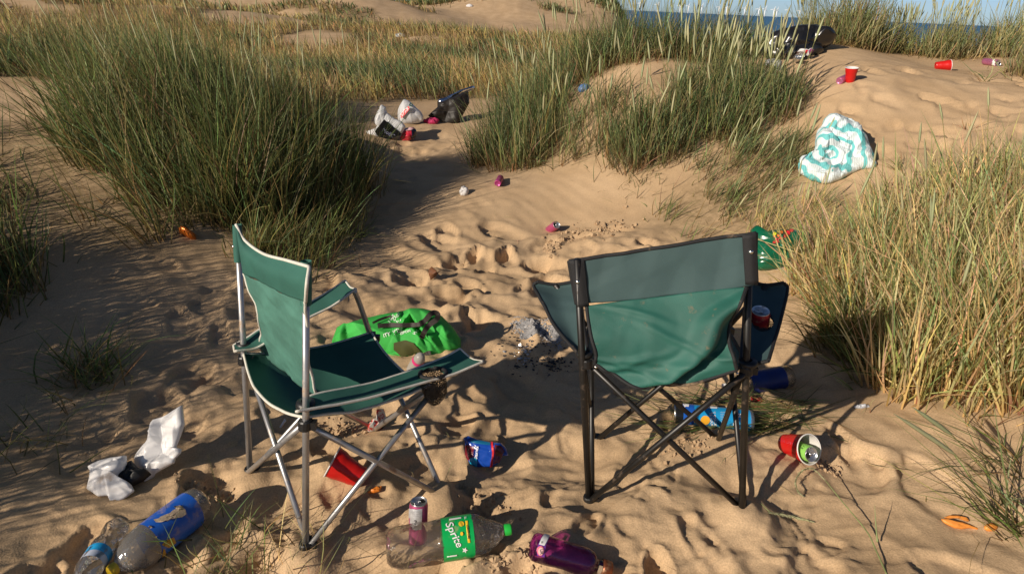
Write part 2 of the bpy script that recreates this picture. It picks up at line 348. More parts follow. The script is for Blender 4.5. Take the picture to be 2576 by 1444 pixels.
def _tps(r2): return np.where(r2 > 1e-12, 0.5 * r2 * np.log(np.maximum(r2, 1e-12)), 0)
_n = len(CT); _K = _tps((CT[:, None, 0] - CT[None, :, 0]) ** 2 + (CT[:, None, 1] - CT[None, :, 1]) ** 2) + 0.012 * np.eye(_n)
_P = np.c_[np.ones(_n), CT[:, :2]]; _A = np.block([[_K, _P], [_P.T, np.zeros((3, 3))]]); _W = np.linalg.solve(_A, np.r_[CT[:, 2], 0, 0, 0])
def near_h(x, y):
    s = _W[_n] + _W[_n + 1] * x + _W[_n + 2] * y
    for i in range(_n): s = s + _W[i] * _tps((x - CT[i, 0]) ** 2 + (y - CT[i, 1]) ** 2)
    return s
FARB = [(-1,46,6.5,5,1.95),(5,49,3.5,4,1.75),(-9,38,4.5,4,1.3),(-19,47,7,6,2.5),(-30,44,9,8,2.9),(-13,27,5,3.5,.85),(-24,26,6,4,1.3),(8.6,36,1.6,2.4,3.0),(11.5,40,2.0,2,2.4),(20,48,5,4,.2),(-45,60,16,12,3.2),(-4,24,6,3,.35),(5,20,5,3,.3),(30,50,8,5,-.5),(22,64,4,4,.35)]
def far_h(x, y):
    r = np.hypot(x, y)
    s = 0.15 - 7.6 * smooth(62, 150, y + 0.15 * x); az = x / np.maximum(y, 1); s = s - 5.5 * smooth(.13, .24, az) * smooth(13, 50, y) - 1.2 * smooth(.13, .22, az) * smooth(9, 16, y)
    s = s + 0.45 * (fbm(x / 9 + 3.3, y / 9, 41, 3) - 0.5) * smooth(9, 16, r) * (1 - smooth(60, 100, y))
    for (a, b, c, d, h) in FARB: s = s + h * np.exp(-((x - a) / c) ** 2 - ((y - b) / d) ** 2)
    s = s - .22 * smooth(11, 15, y) * (1 - smooth(22, 30, y)) * (1 - smooth(-.62, -.45, -az) * 0)
    s = s + .35 * (fbm(x / 2.2, y / 1.6, 43, 4) - .5) * smooth(16, 26, r) * (1 - smooth(60, 100, y))
    return s
_rg = np.random.RandomState(11)
DENTS = []
def _add_dents(n, cx, cy, rx, ry, dmin, dmax, amin=.06, amax=.13):
    for _ in range(n):
        t = _rg.rand() * 2 * pi; q = sqrt(_rg.rand()); x = cx + rx * q * cos(t); y = cy + ry * q * sin(t)
        a = amin + (amax - amin) * _rg.rand(); DENTS.append((x, y, a, a * (.38 + .35 * _rg.rand()), _rg.rand() * pi, dmin + (dmax - dmin) * _rg.rand()))
_add_dents(62, .0, 2.5, 1.3, 1.4, .008, .034, .06, .20); _add_dents(10, 1.2, 1.6, .9, .5, .008, .022, .08, .2)
_add_dents(34, .2, 3.7, .8, .8, .015, .05, .07, .20)
_add_dents(20, -.2, 1.45, 1.2, .5, .010, .030, .05, .17)
_add_dents(46, 3.2, 5.2, 1.0, .9, .012, .034, .07, .16)
_add_dents(30, -.9, 6.6, .6, 1.8, .012, .03, .08, .16)
_add_dents(25, -1.3, 2.6, .7, .9, .008, .018, .08, .16)
FEET = [(-.80,1.92,-.031),(-.52,1.56,.005),(-.19,1.83,.0),(-.48,2.19,-.047),(.296,1.84,-.034),(.752,1.79,.017),(.334,2.18,-.03),(.79,2.13,.021)]
FW_ = []
def relief(x, y):
    FW_.clear()
    tr = np.exp(-(((x - .1) / 1.8) ** 2 + ((y - 2.4) / 1.9) ** 2) ** 2) * (1 - .65 * smooth(.75, 1.3, x) * (1 - smooth(2.2, 3.0, y))) + .35 * np.exp(-(((x - 3.1) / 1.3) ** 2 + ((y - 5.2) / 1.2) ** 2)) + .5 * np.exp(-(((x + .9) / .9) ** 2 + ((y - 6.5) / 2) ** 2))
    tr = np.clip(tr, 0, 1) * (1 - smooth(9, 12, np.hypot(x, y)))
    wx = x + .10 * (fbm(x * 3, y * 3, 5, 3) - .5); wy = y + .10 * (fbm(x * 3 + 9, y * 3, 6, 3) - .5)
    h = tr * (.085 * (fbm(wx * 2.3, wy * 2.7, 7, 3) - .5) - .058 * np.abs(fbm(wx * 4.2, wy * 5.2, 8, 2) - .5) * 2 - .014 * np.abs(fbm(wx * 13, wy * 19, 18, 2) - .5) * 2)
    h = h + .018 * (fbm(x * 1.3, y * 1.3, 9, 3) - .5)
    # wind ripples on the smooth slopes
    u = (wx * .75 + wy * .66)
    h = h + .0035 * np.sin(u * 2 * pi / .11 + 4 * fbm(x * 2, y * 2, 12, 2)) * (1 - tr) * fbm(x * .9, y * .9, 13, 2) * (1 - smooth(7, 11, np.hypot(x, y)))
    for (cx, cy, a, b, t, d) in DENTS:
        R = max(a, b) * 1.7
        s = (np.abs(x - cx) < R) & (np.abs(y - cy) < R)
        if not s.any(): continue
        dx = x[s] - cx; dy = y[s] - cy; wob = .34 * (vnoise(dx * 13 + cx * 50, dy * 13 + cy * 50, 3) - .5) + .12 * (vnoise(dx * 37 + cx * 50, dy * 37, 4) - .5)
        q = np.sqrt(((dx * cos(t) + dy * sin(t)) / a) ** 2 + ((-dx * sin(t) + dy * cos(t)) / b) ** 2) + wob
        sd = (dx * cos(t) + dy * sin(t)) / a; e0 = .42 + .45 * smooth(-1, 1, sd); h[s] += -d * (.75 + .35 * np.tanh(sd * 1.5)) * (1 - smooth(e0, 1.02, q)) + .30 * d * (.6 + .6 * np.tanh(sd)) * np.exp(-((q - 1.12) / .16) ** 2)
    # little wind scarps: low steps with a crisp edge
    e_ = fbm(wx * 2.6 + 5, wy * 3.4, 51, 3); h = h + np.clip(tr * 1.3, 0, 1) * (.010 * smooth(.485, .505, e_) + .008 * smooth(.60, .615, e_) + .008 * smooth(.375, .39, e_) - .012)
    for (cx, cy, cz) in FEET:
        w = np.exp(-((x - cx) ** 2 + (y - cy) ** 2) / .075 ** 2); w = np.clip(w * 1.25, 0, 1); FW_.append((w, cz))
    # crumbly clods: fine rough patches
    for (cx, cy, rr, am) in ((.62, 4.0, .30, .035), (1.0, 2.05, .22, .018), (-.62, 1.95, .25, .016), (-.15, 1.36, .3, .014), (.25, 1.36, .25, .016), (-1.2, 7.0, .35, .02), (.35, 1.75, .2, .012)):
        w = np.exp(-((x - cx) ** 2 + (y - cy) ** 2) / rr ** 2)
        h = h + w * am * (fbm(x * 22, y * 22, 31, 3) - .42)
    return h
MOUND = (.62, 4.05, .34, .20, .075)
def ground(x, y):
    x = np.atleast_1d(np.asarray(x, float)); y = np.atleast_1d(np.asarray(y, float)); r = np.hypot(x, y)
    w = smooth(15, 9, r) if False else 1 - smooth(9, 14, r)
    h = np.where(w > 0, near_h(x, y), 0) * w + far_h(x, y) * (1 - w)
    h = h + relief(x, y)
    a, b, c, d, e = MOUND; h = h + e * np.exp(-((x - a) / c) ** 2 - ((y - b) / d) ** 2)
    for (w_, cz) in FW_: h = h * (1 - w_) + (cz + .010) * w_
    return h
def gz(x, y): return float(ground(x, y)[0])
def at_g(px, py, lift=0.0):
    """where the sight line through the pixel meets the sand"""
    d = ray(px, py); t = np.concatenate([np.arange(1.2, 12, .02), np.arange(12, 90, .2)]); P = CAM + d * t[:, None]
    g = ground(P[:, 0], P[:, 1]) + lift - P[:, 2]
    i = int(np.argmax(g > 0)) if (g > 0).any() else len(t) - 1
    i = max(i, 1); a, b = g[i - 1], g[i]; k = t[i - 1] + (t[i] - t[i - 1]) * (-a) / (b - a) if b != a else t[i]
    return CAM + d * k

# grassy patches: name -> list of (cx, cy, rx, ry, count, height, palette, lean x, lean y)
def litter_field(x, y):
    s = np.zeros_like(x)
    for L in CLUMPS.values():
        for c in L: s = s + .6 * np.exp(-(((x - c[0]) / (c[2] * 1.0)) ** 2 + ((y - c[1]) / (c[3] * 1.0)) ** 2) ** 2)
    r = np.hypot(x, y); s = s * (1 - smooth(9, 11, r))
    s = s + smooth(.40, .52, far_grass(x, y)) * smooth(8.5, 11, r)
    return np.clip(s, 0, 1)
FSAND = [(-1.2,37,4.8,7.5),(-10,27,1.8,2.5),(-6.6,22,1.2,1.6),(-13.5,29,1.5,3),(-4.6,13.5,.7,.6),(-1,45,6.3,4.2),(4.0,45,4,4),(-8,37,2.6,1.6),(-12,34,2.2,1.2),(-15,40,3,2),(-24,42,4,3),(-1.2,8.2,.9,1.2),(-33,36,5,2),(-20,33,3,1.2),(-4,36,3,1.5)]
def far_grass(x, y):
    d = fbm(x / 4.5 + 7, y / 3.2, 77, 4) + .12
    for (a, b, c, e) in FSAND: d = d - .55 * np.exp(-(((x - a) / c) ** 2 + ((y - b) / e) ** 2) ** 2)
    d = d + .75 * np.exp(-(((x + 5.5) / 3.2) ** 2 + ((y - 45.5) / 1.6) ** 2)) + .8 * np.exp(-(((x - 6.2) / 2.0) ** 2 + ((y - 47.5) / 1.6) ** 2))+ .5 * np.exp(-(((x + .3) / 1.2) ** 2 + ((y - 46) / .8) ** 2)) + .3 * np.exp(-(((x - 2.3) / 1.0) ** 2 + ((y - 43) / .7) ** 2))
    return d
CLUMPS = {
 'left': [(-2.0,4.4,.80,.82,3600,1.02,'dark',-.22,.05),(-1.5,4.75,.50,.6,2200,.98,'dark',-.03,.05),(-1.66,4.1,.34,.4,1200,.92,'dark',-.05,.0),(-2.9,3.9,.6,.6,240,.74,'olive',-.38,0),(-3.7,6.4,.9,.5,1400,.8,'dark',-.2,.1),(-3.2,5.0,.8,.25,120,.7,'dark',-.3,0),(-2.2,3.4,.6,.25,190,.6,'olive',-.42,-.05)],
 'left_edge': [(-2.42,2.70,.34,.40,900,.62,'olive',-.20,0),(-2.7,1.85,.55,.60,1500,1.08,'olive',.05,0),(-2.65,1.1,.5,.4,1000,1.0,'olive',.05,0),(-3.2,2.6,.5,.5,500,.85,'olive',-.1,0)],
 'low_left': [(-1.2,3.6,.28,.34,600,.40,'dark',.12,-.05),(-1.15,4.2,.22,.3,240,.42,'dark',.2,0)],
 'mid': [(.05,6.1,.42,.7,2100,.78,'mid',-.06,.02),(.65,6.85,.7,.5,2300,.78,'mid',-.02,0),(1.75,6.95,.75,.4,2000,.66,'mid',.02,0),(1.75,5.5,.5,.42,2400,.62,'mid',.06,0),(1.02,5.15,.34,.26,1100,.54,'mid',.0,0),(1.3,6.55,.5,.28,900,.66,'mid',.02,0),(1.9,5.85,.34,.42,1300,.54,'mid',.04,0),(.55,5.55,.40,.35,460,.52,'mid',0,0),(2.0,4.75,.14,.2,160,.34,'mid',.2,0)],
 'low_mid': [(1.68,4.7,.42,.36,560,.33,'mid',.25,-.08),(1.30,4.3,.38,.35,200,.30,'olive',.3,-.1),(1.80,4.0,.35,.3,280,.32,'straw',.1,-.1)],
 'right': [(2.15,2.95,.62,.55,2700,.72,'straw',-.07,-.03),(2.02,2.42,.55,.26,2000,.70,'straw',-.05,-.04),(2.75,2.5,.6,.5,1500,.72,'straw',-.1,0),(1.72,3.2,.26,.36,600,.55,'straw',-.22,0),(2.55,3.6,.55,.4,1000,.6,'straw',-.1,0),(1.55,2.75,.16,.28,320,.46,'olive',-.35,-.1),(3.3,3.0,.5,.7,700,.65,'straw',-.1,0)],
 'ridge': [(4.28,7.0,.24,.22,900,.50,'ridge',.08,0),(5.0,6.95,.40,.30,1500,.58,'ridge',.12,0),(3.36,7.05,.36,.22,1900,.66,'ridge',.04,0),(3.85,7.15,.2,.16,380,.42,'ridge',.04,0),(3.0,7.2,.12,.2,250,.55,'ridge',-.1,0),(4.42,5.55,.25,.45,900,.62,'ridge',.1,0),(5.9,7.0,.6,.4,1300,.62,'ridge',.0,0)],
}
# the sand: one polar sheet, fine underfoot, coarse far off
def build_ground():
    rr = [0.45]
    while rr[-1] < 7.5: rr.append(rr[-1] * 1.0052)
    while rr[-1] < 420: rr.append(rr[-1] * 1.020)
    rr = np.array([0.12] + rr)
    a = np.concatenate([np.arange(-46, 46.01, .22), np.arange(48, 312, 4.0)])
    th = np.radians(a)
    R, T = np.meshgrid(rr, th, indexing='ij'); X = R * np.sin(T); Y = R * np.cos(T)
    x = X.ravel(); y = Y.ravel(); z = ground(x, y); n, m = X.shape
    v = np.c_[x, y, z]; v = np.vstack([v, [[0, 0, gz(0, 0)]]])
    i = np.arange(n - 1)[:, None]; j = np.arange(m)[None, :]; j2 = (j + 1) % m
    q = np.stack([i * m + j + 0 * j, (i + 1) * m + j, (i + 1) * m + j2, i * m + j2], -1).reshape(-1, 4)
    me = bpy.data.meshes.new('sand_dunes'); nv = len(v); nq = len(q); tri = np.stack([np.full(m, nv - 1), np.arange(m), (np.arange(m) + 1) % m], 1)
    me.vertices.add(nv); me.vertices.foreach_set('co', v.ravel())
    loops = np.concatenate([q.ravel(), tri.ravel()]).astype(np.int32); me.loops.add(len(loops)); me.loops.foreach_set('vertex_index', loops)
    me.polygons.add(nq + m); me.polygons.foreach_set('loop_start', np.concatenate([np.arange(nq) * 4, nq * 4 + np.arange(m) * 3]).astype(np.int32))
    me.polygons.foreach_set('use_smooth', np.ones(nq + m, bool)); me.update(calc_edges=True)
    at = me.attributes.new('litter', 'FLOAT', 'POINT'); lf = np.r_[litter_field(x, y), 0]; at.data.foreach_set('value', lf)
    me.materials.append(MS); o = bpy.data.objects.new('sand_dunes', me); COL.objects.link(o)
    tag(o, 'trampled pale sand and dune slopes', None, None, 'structure'); return o
build_ground()

# the sea
def build_sea():
    m = bpy.data.materials.new('sea_water'); m.use_nodes = True; nt = m.node_tree; nd = nt.nodes; lk = nt.links; b = nd['Principled BSDF']
    b.inputs['Base Color'].default_value = (0.030, 0.105, 0.200, 1); b.inputs['Roughness'].default_value = 0.45; b.inputs['IOR'].default_value = 1.33
    tc = nd.new('ShaderNodeTexCoord'); mp = nd.new('ShaderNodeMapping'); mp.inputs['Scale'].default_value = (.012, .05, 1); lk.new(tc.outputs['Object'], mp.inputs[0])
    n = nd.new('ShaderNodeTexNoise'); n.inputs['Scale'].default_value = 1.0; n.inputs['Detail'].default_value = 6; lk.new(mp.outputs[0], n.inputs['Vector'])
    r = nd.new('ShaderNodeValToRGB'); e = r.color_ramp.elements; e[0].position = .3; e[0].color = (0.040, 0.135, 0.250, 1); e[1].position = .7; e[1].color = (0.060, 0.180, 0.310, 1); lk.new(n.outputs[0], r.inputs[0]); lk.new(r.outputs[0], b.inputs['Base Color'])
    n2 = nd.new('ShaderNodeTexNoise'); n2.inputs['Scale'].default_value = .6; n2.inputs['Detail'].default_value = 4; lk.new(tc.outputs['Object'], n2.inputs['Vector'])
    bp = nd.new('ShaderNodeBump'); bp.inputs['Strength'].default_value = .6; bp.inputs['Distance'].default_value = .5; lk.new(n2.outputs[0], bp.inputs['Height']); lk.new(bp.outputs[0], b.inputs['Normal'])
    xs = [-40000, -4000, -600, 0, 600, 4000, 40000]; ys = [120, 400, 1500, 6000, 45000]
    v = [(x, y, -7.0) for y in ys for x in xs]; k = len(xs)
    f = [[j * k + i, j * k + i + 1, (j + 1) * k + i + 1, (j + 1) * k + i] for j in range(len(ys) - 1) for i in range(k - 1)]
    o = mesh_obj('sea', v, f, m); tag(o, 'calm blue sea out to the horizon', None, None, 'structure')
build_sea()
# ------------------------------------------------------------------ marram grass
PAL = {  # (share, base colour, tip colour)
 'dark': [(.42, (.16, .12, .044), (.105, .135, .040)), (.24, (.17, .14, .05), (.18, .215, .068)), (.24, (.27, .16, .065), (.30, .225, .090)), (.10, (.15, .16, .055), (.30, .36, .15))],
 'olive': [(.45, (.17, .12, .045), (.10, .14, .045)), (.33, (.26, .15, .055), (.27, .20, .08)), (.22, (.13, .14, .045), (.19, .24, .08))],
 'mid': [(.44, (.22, .11, .05), (.095, .135, .050)), (.26, (.17, .13, .05), (.18, .22, .085)), (.20, (.30, .14, .06), (.34, .26, .12)), (.10, (.20, .19, .07), (.38, .42, .19))],
 'straw': [(.46, (.64, .40, .16), (.68, .54, .26)), (.16, (.46, .28, .10), (.24, .28, .10)), (.26, (.40, .32, .12), (.40, .44, .20)), (.12, (.32, .10, .07), (.54, .42, .20))],
 'ridge': [(.40, (.30, .19, .08), (.19, .22, .09)), (.28, (.30, .20, .08), (.30, .32, .15)), (.32, (.38, .24, .11), (.46, .37, .18))],
 'far': [(.50, (.38, .25, .10), (.46, .34, .13)), (.20, (.24, .18, .06), (.22, .22, .075)), (.30, (.46, .32, .14), (.56, .42, .19))],
 'green': [(.6, (.12, .10, .03), (.14, .20, .06)), (.2, (.20, .17, .06), (.30, .36, .16)), (.2, (.26, .15, .06), (.36, .25, .10))],
}
class Grass:
    def __init__(s, seed): s.rg = np.random.RandomState(seed); s.v = []; s.c = []; s.q = []; s.t = []; s.n = 0
    def blades(s, root, h, w, lean, bend, pal, seg=4, shade=None, flatten=1.0, drop=0.0):
        rg = s.rg; N = len(root)
        if N == 0: return
        P = PAL[pal]; pr = np.array([p[0] for p in P]); k = rg.choice(len(P), N, p=pr / pr.sum())
        cb = np.array([p[1] for p in P])[k]; ct = np.array([p[2] for p in P])[k]
        var = (.75 + .5 * rg.rand(N, 1)); cb = cb * var; ct = ct * var * (1 + .12 * rg.normal(size=(N, 3)))
        a = rg.rand(N) * pi; side = np.c_[np.cos(a), np.sin(a), .25 * rg.normal(size=N)]
        ts = np.linspace(0, 1, seg + 1); up = np.zeros((N, 3)); up[:, 2] = 1; up[:, :2] = lean; up *= flatten if np.isscalar(flatten) else 1
        up /= np.linalg.norm(up, axis=1, keepdims=True); L = []; C = []
        bd = np.c_[bend, -np.hypot(bend[:, 0], bend[:, 1]) * .55 - drop]
        for i, t in enumerate(ts):
            p = root + up * (h[:, None] * t) + bd * (h[:, None] * t * t)
            ww = w * (1 - .15 * t if t < .5 else (.925 - (t - .5) * 1.7)); ww = np.maximum(ww, 0)
            cc = cb + (ct - cb) * min(1, t * 2.2)
            if i < seg: L += [p - side * ww[:, None] / 2, p + side * ww[:, None] / 2]; C += [cc, cc]
            else: L.append(p); C.append(cc)
        m = 2 * seg + 1; vv = np.stack(L, 1).reshape(-1, 3); s.v.append(vv); s.c.append(np.clip(np.stack(C, 1).reshape(-1, 3), .004, 1))
        o = s.n + np.arange(N)[:, None] * m
        for i in range(seg - 1): s.q.append(np.concatenate([o + 2 * i, o + 2 * i + 1, o + 2 * i + 3, o + 2 * i + 2], 1))
        s.t.append(np.concatenate([o + 2 * seg - 2, o + 2 * seg - 1, o + 2 * seg], 1)); s.n += N * m
    def heads(s, root, h, lean, hl, hw, col=((.50, .55, .30), (.62, .58, .34))):
        """flowering stems: thin stalk with a long pale spike"""
        rg = s.rg; N = len(root)
        if N == 0: return
        up = np.zeros((N, 3)); up[:, 2] = 1; up[:, :2] = lean; up /= np.linalg.norm(up, axis=1, keepdims=True)
        x = np.cross(up, nrm(V(.3, 1, .1))); x /= np.linalg.norm(x, axis=1, keepdims=True); y = np.cross(up, x)
        st = [(0, .0013), (.55, .0012)]; ring = [(.55, .0015), (.62, hw * .42), (.75, hw * .5), (.90, hw * .36), (1.0, .0008)]
        tt = [(0, .0018)] + ring; L = []; C = []
        c0 = np.array(col[0]); c1 = np.array(col[1]); f = rg.rand(N, 1); ch = (c0 * (1 - f) + c1 * f) * (.75 + .35 * rg.rand(N, 1))
        tot = h + hl * .45; d = lean * .25
        for (t, r) in tt:
            # height along the stem: the spike takes the top hl
            z = np.where(t <= .55, t / .55 * (tot - hl), tot - hl + (t - .55) / .45 * hl)
            p = root + up * z[:, None]; p[:, :2] += d * (z / tot)[:, None] ** 2 * h[:, None]
            for k in range(4):
                a = pi / 2 * k; L.append(p + (x * cos(a) + y * sin(a)) * r); C.append(ch if t > .55 else ch * np.array([.75, .72, .5]))
        m = 4 * len(tt); s.v.append(np.stack(L, 1).reshape(-1, 3)); s.c.append(np.stack(C, 1).reshape(-1, 3)); o = s.n + np.arange(N)[:, None] * m
        for i in range(len(tt) - 1):
            for k in range(4):
                k2 = (k + 1) % 4; s.q.append(np.concatenate([o + 4 * i + k, o + 4 * i + k2, o + 4 * i + 4 + k2, o + 4 * i + 4 + k], 1))
        s.n += N * m
    def clump(s, c, wmul=1.0, seg=4, tuss=.07, hv=.35):
        cx, cy, rx, ry, n, h, pal, lx, ly = c; rg = s.rg
        nt = max(6, int(n / 16)); t = rg.rand(nt) * 2 * pi; q = np.sqrt(rg.rand(nt)); X = cx + rx * q * np.cos(t); Y = cy + ry * q * np.sin(t)
        k = rg.randint(0, nt, n); ox = rg.normal(size=n) * tuss * .5; oy = rg.normal(size=n) * tuss * .5
        x = X[k] + ox; y = Y[k] + oy; z = ground(x, y) - .015
        edge = 1 - .35 * (((x - cx) / rx) ** 2 + ((y - cy) / ry) ** 2).clip(0, 1)
        th = 1 - .5 * hv + hv * rg.rand(nt); hh = h * edge * th[k] * (.45 + .65 * rg.rand(n)); tl = rg.normal(size=(nt, 2)) * .10
        lean = np.c_[lx * (.4 + 1.2 * rg.rand(n)) - .12 * (lx < -.25) * (x < cx) + tl[k, 0] + .9 * ox / tuss * .35 + .13 * rg.normal(size=n), ly + tl[k, 1] + .9 * oy / tuss * .35 + .10 * rg.normal(size=n)]
        stray = rg.rand(n) < .12; lean[stray] += rg.normal(size=(stray.sum(), 2)) * .45
        bend = np.c_[lx * .5 + .18 * rg.normal(size=n), ly * .5 + .18 * rg.normal(size=n)]; bend[stray] *= 2.2
        s.blades(np.c_[x, y, z], hh, wmul * (.0035 + .0030 * rg.rand(n)), lean, bend, pal, seg)
        # a thatch of short dead blades round the base
        m = n // 5; k = rg.randint(0, nt, m); x = X[k] + rg.normal(size=m) * tuss; y = Y[k] + rg.normal(size=m) * tuss
        s.blades(np.c_[x, y, ground(x, y) - .005], h * (.12 + .3 * rg.rand(m)), wmul * (.003 + .002 * rg.rand(m)), rg.normal(size=(m, 2)) * .9, rg.normal(size=(m, 2)) * .3, 'straw' if pal == 'straw' else 'olive', 3)
    def spikes(s, c, n, hl=.17, hw=.016, hmul=1.12):
        cx, cy, rx, ry, _, h, pal, lx, ly = c; rg = s.rg
        t = rg.rand(n) * 2 * pi; q = np.sqrt(rg.rand(n)); x = cx + rx * q * np.cos(t); y = cy + ry * q * np.sin(t)
        s.heads(np.c_[x, y, ground(x, y) - .01], h * hmul * (.75 + .35 * rg.rand(n)), np.c_[lx + .12 * rg.normal(size=n), ly + .1 * rg.normal(size=n)], hl * (.7 + .6 * rg.rand(n)), hw)
    def build(s, name, label=None, cat=None, kind='stuff', group=None, parent=None):
        v = np.concatenate(s.v); c = np.concatenate(s.c); q = np.concatenate(s.q) if s.q else np.zeros((0, 4), int); t = np.concatenate(s.t) if s.t else np.zeros((0, 3), int)
        org = V(v[:, 0].mean(), v[:, 1].mean(), v[:, 2].min()) if parent is None else V(*parent.location)
        me = bpy.data.meshes.new(name); me.vertices.add(len(v)); me.vertices.foreach_set('co', (v - org).ravel())
        lp = np.concatenate([q.ravel(), t.ravel()]).astype(np.int32); me.loops.add(len(lp)); me.loops.foreach_set('vertex_index', lp)
        me.polygons.add(len(q) + len(t)); me.polygons.foreach_set('loop_start', np.concatenate([np.arange(len(q)) * 4, len(q) * 4 + np.arange(len(t)) * 3]).astype(np.int32)); me.update(calc_edges=True)
        at = me.attributes.new('Col', 'FLOAT_COLOR', 'POINT'); at.data.foreach_set('color', np.c_[c, np.ones(len(c))].ravel()); me.materials.append(MG)
        o = bpy.data.objects.new(name, me); COL.objects.link(o)
        if parent is None: o.location = Vector(org)
        else: o.parent = parent
        return tag(o, label, cat, group, kind)
GLAB = {'left': 'tall dark green marram grass covering the dune mound behind the pale chair', 'left_edge': 'olive marram grass at the edge of the dune beyond the burnt white bag',
 'low_left': 'low dark drooping grass at the foot of the tall left mound', 'mid': 'green marram grass with pale seed spikes on the mound behind the purple can', 'low_mid': 'short sprawling grass between the middle mound and the teal towel',
 'right': 'golden straw coloured marram grass beside the black framed chair', 'ridge': 'marram grass fringe on the skyline behind the red cups'}
for gi, (nm, L) in enumerate(CLUMPS.items()):
    g = Grass(100 + gi)
    for c in L: g.clump(c, {'ridge': 1.5, 'mid': 1.15, 'right': 1.4, 'left': 1.15, 'left_edge': 1.3}.get(nm, 1.0), tuss={'right': .05, 'ridge': .13}.get(nm, .08), hv=.7 if nm == 'ridge' else .4)
    if nm == 'mid':
        for c, n in zip(L, (30, 30, 45, 60, 14, 20, 24, 10, 4)): g.spikes(c, n)
    if nm == 'left':
        for c, n in zip(L, (34, 16, 8, 4, 2, 6)): g.spikes(c, n, .20, .010)
    if nm == 'right':
        for c, n in zip(L, (10, 4, 8, 2, 8, 0, 4)): g.spikes(c, n, .14, .012, 1.15)
    if nm == 'ridge':
        for c in L: g.spikes(c, 60, .12, .010, 1.1)
    if nm == 'low_mid':
        for c, n in zip(L, (9, 3, 6)): g.spikes(c, n, .12, .010, 1.1)
    g.build('marram_grass', GLAB[nm], 'grass')

def far_field():
    bands = [(7.5, 14, 17000, .012, .60), (14, 30, 26000, .022, .60), (30, 75, 26000, .055, .55)]
    g = Grass(300); rg = g.rg
    for (r0, r1, n, w, h) in bands:
        M = n * 5; a = rg.uniform(-44, 40, M); r = np.exp(rg.uniform(np.log(r0), np.log(r1), M)); x = r * np.sin(np.radians(a)); y = r * np.cos(np.radians(a))
        d = far_grass(x, y); keep = (rg.rand(M) < smooth(.40, .56, d)) & ~((x / y > .13) & (r > 12) & (r < 33)) & ~((r < 9.5) & ((x > .7) | ((x > -2.1) & (y < 8.8))))
        x = x[keep][:n]; y = y[keep][:n]; N = len(x); z = ground(x, y) - .02
        hh = h * (.5 + .6 * rg.rand(N)) * (.7 + .6 * vnoise(x / 1.3, y / 1.3, 5))
        lean = np.c_[-.22 + .22 * rg.normal(size=N), -.05 + .18 * rg.normal(size=N)]
        dk = vnoise(x / 2.6 + 4, y / 2.0, 9) > .66
        for sel, pal in ((dk, 'mid'), (~dk, 'far')):
            s = sel; k = s.sum(); g.blades(np.c_[x, y, z][s], hh[s], w * (.6 + .8 * rg.rand(k)), lean[s], .25 * rg.normal(size=(k, 2)) + np.array([-.1, 0]), pal, 2)
    for (a, b, c, e, n) in ((6.0, 46.5, 1.5, 1.2, 1300), (-5.5, 45.0, 3.0, 1.6, 1500), (-.3, 45.0, 1.0, .5, 260), (2.3, 43.0, .9, .5, 160), (-14, 30, 2.2, .8, 500), (8.6, 36, 1.2, 1.2, 900), (11.4, 40, 1.4, 1.2, 600)):
        x = a + c * .6 * rg.normal(size=n); y = b + e * .6 * rg.normal(size=n)
        g.blades(np.c_[x, y, ground(x, y) - .03], .75 * (.4 + .7 * rg.rand(n)), .045 * (.6 + .8 * rg.rand(n)), np.array([-.1, 0]) + .25 * rg.normal(size=(n, 2)), .25 * rg.normal(size=(n, 2)), 'mid' if a > -10 else 'far', 2)
    g.build('marram_grass', 'straw and green marram grass covering the hollow and the far dunes', 'grass')
far_field()

# single tufts that can be told apart
def tuft(pts, label, n, h, pal, spread, lean=(0, 0), seed=0, spikes=0, drop=0.0, w=.0045, bendm=.35):
    g = Grass(500 + seed); rg = g.rg
    p = pts if len(pts) == 3 else at_g(*pts); x = p[0] + rg.normal(size=n) * spread * .35; y = p[1] + rg.normal(size=n) * spread * .35
    g.blades(np.c_[x, y, ground(x, y) - .01], h * (.4 + .7 * rg.rand(n)), w * (.7 + .6 * rg.rand(n)), np.array(lean) + rg.normal(size=(n, 2)) * .7, rg.normal(size=(n, 2)) * bendm, pal, 4, drop=drop)
    if spikes: g.spikes((p[0], p[1], spread, spread, 0, h, pal, lean[0], lean[1]), spikes)
    return g.build('grass_tuft', label, 'grass tuft', 'thing', 'loose grass tufts on the sand')
tuft((225, 945), 'bright green sprawling grass tuft in the left shade above the white bag', 190, .30, 'green', .16, (.15, -.1), 1)
tuft((100, 1110), 'thin low grass sprigs at the left edge near the shadows', 50, .25, 'olive', .25, (.2, 0), 2)
tuft((1345, 420), 'drooping grass tuft on the sand just behind the purple can', 60, .34, 'mid', .10, (.1, -.35), 3, drop=.45, w=.006)
tuft((1450, 400), 'upright reddish based stems beside the drooping tuft', 60, .42, 'mid', .07, (.02, 0), 4)
tuft((2265, 430), 'small bright green tuft on the slope right of the towel', 26, .22, 'green', .05, (-.1, .6), 5, w=.007)
tuft((2478, 205), 'star shaped sparse sprig on the bare slope under the pink can', 12, .30, 'mid', .03, (0, -.1), 6, w=.006, bendm=.6)
tuft((2440, 330), 'faint pale sprig low on the right slope', 14, .2, 'straw', .06, (0, 0), 7)
tuft((820, 470), 'bleached dry tuft leaning out of the left mound', 90, .38, 'green', .12, (.5, -.2), 8)
tuft((1600, 470), 'thin grass sprigs on the sand below the middle mound', 60, .2, 'mid', .3, (.3, -.2), 9)
tuft((740, 640), 'shaded sparse grass behind the pale chair back', 160, .22, 'dark', .35, (.4, -.2), 10)
tuft((2080, 600), 'dry sprigs growing round the green carrier bag', 130, .34, 'straw', .22, (-.3, -.1), 11)
tuft((2560, 1330), 'green grass clump leaning over the orange peel', 70, .44, 'green', .10, (-.95, -.05), 12, spikes=2, w=.0055, bendm=.25)
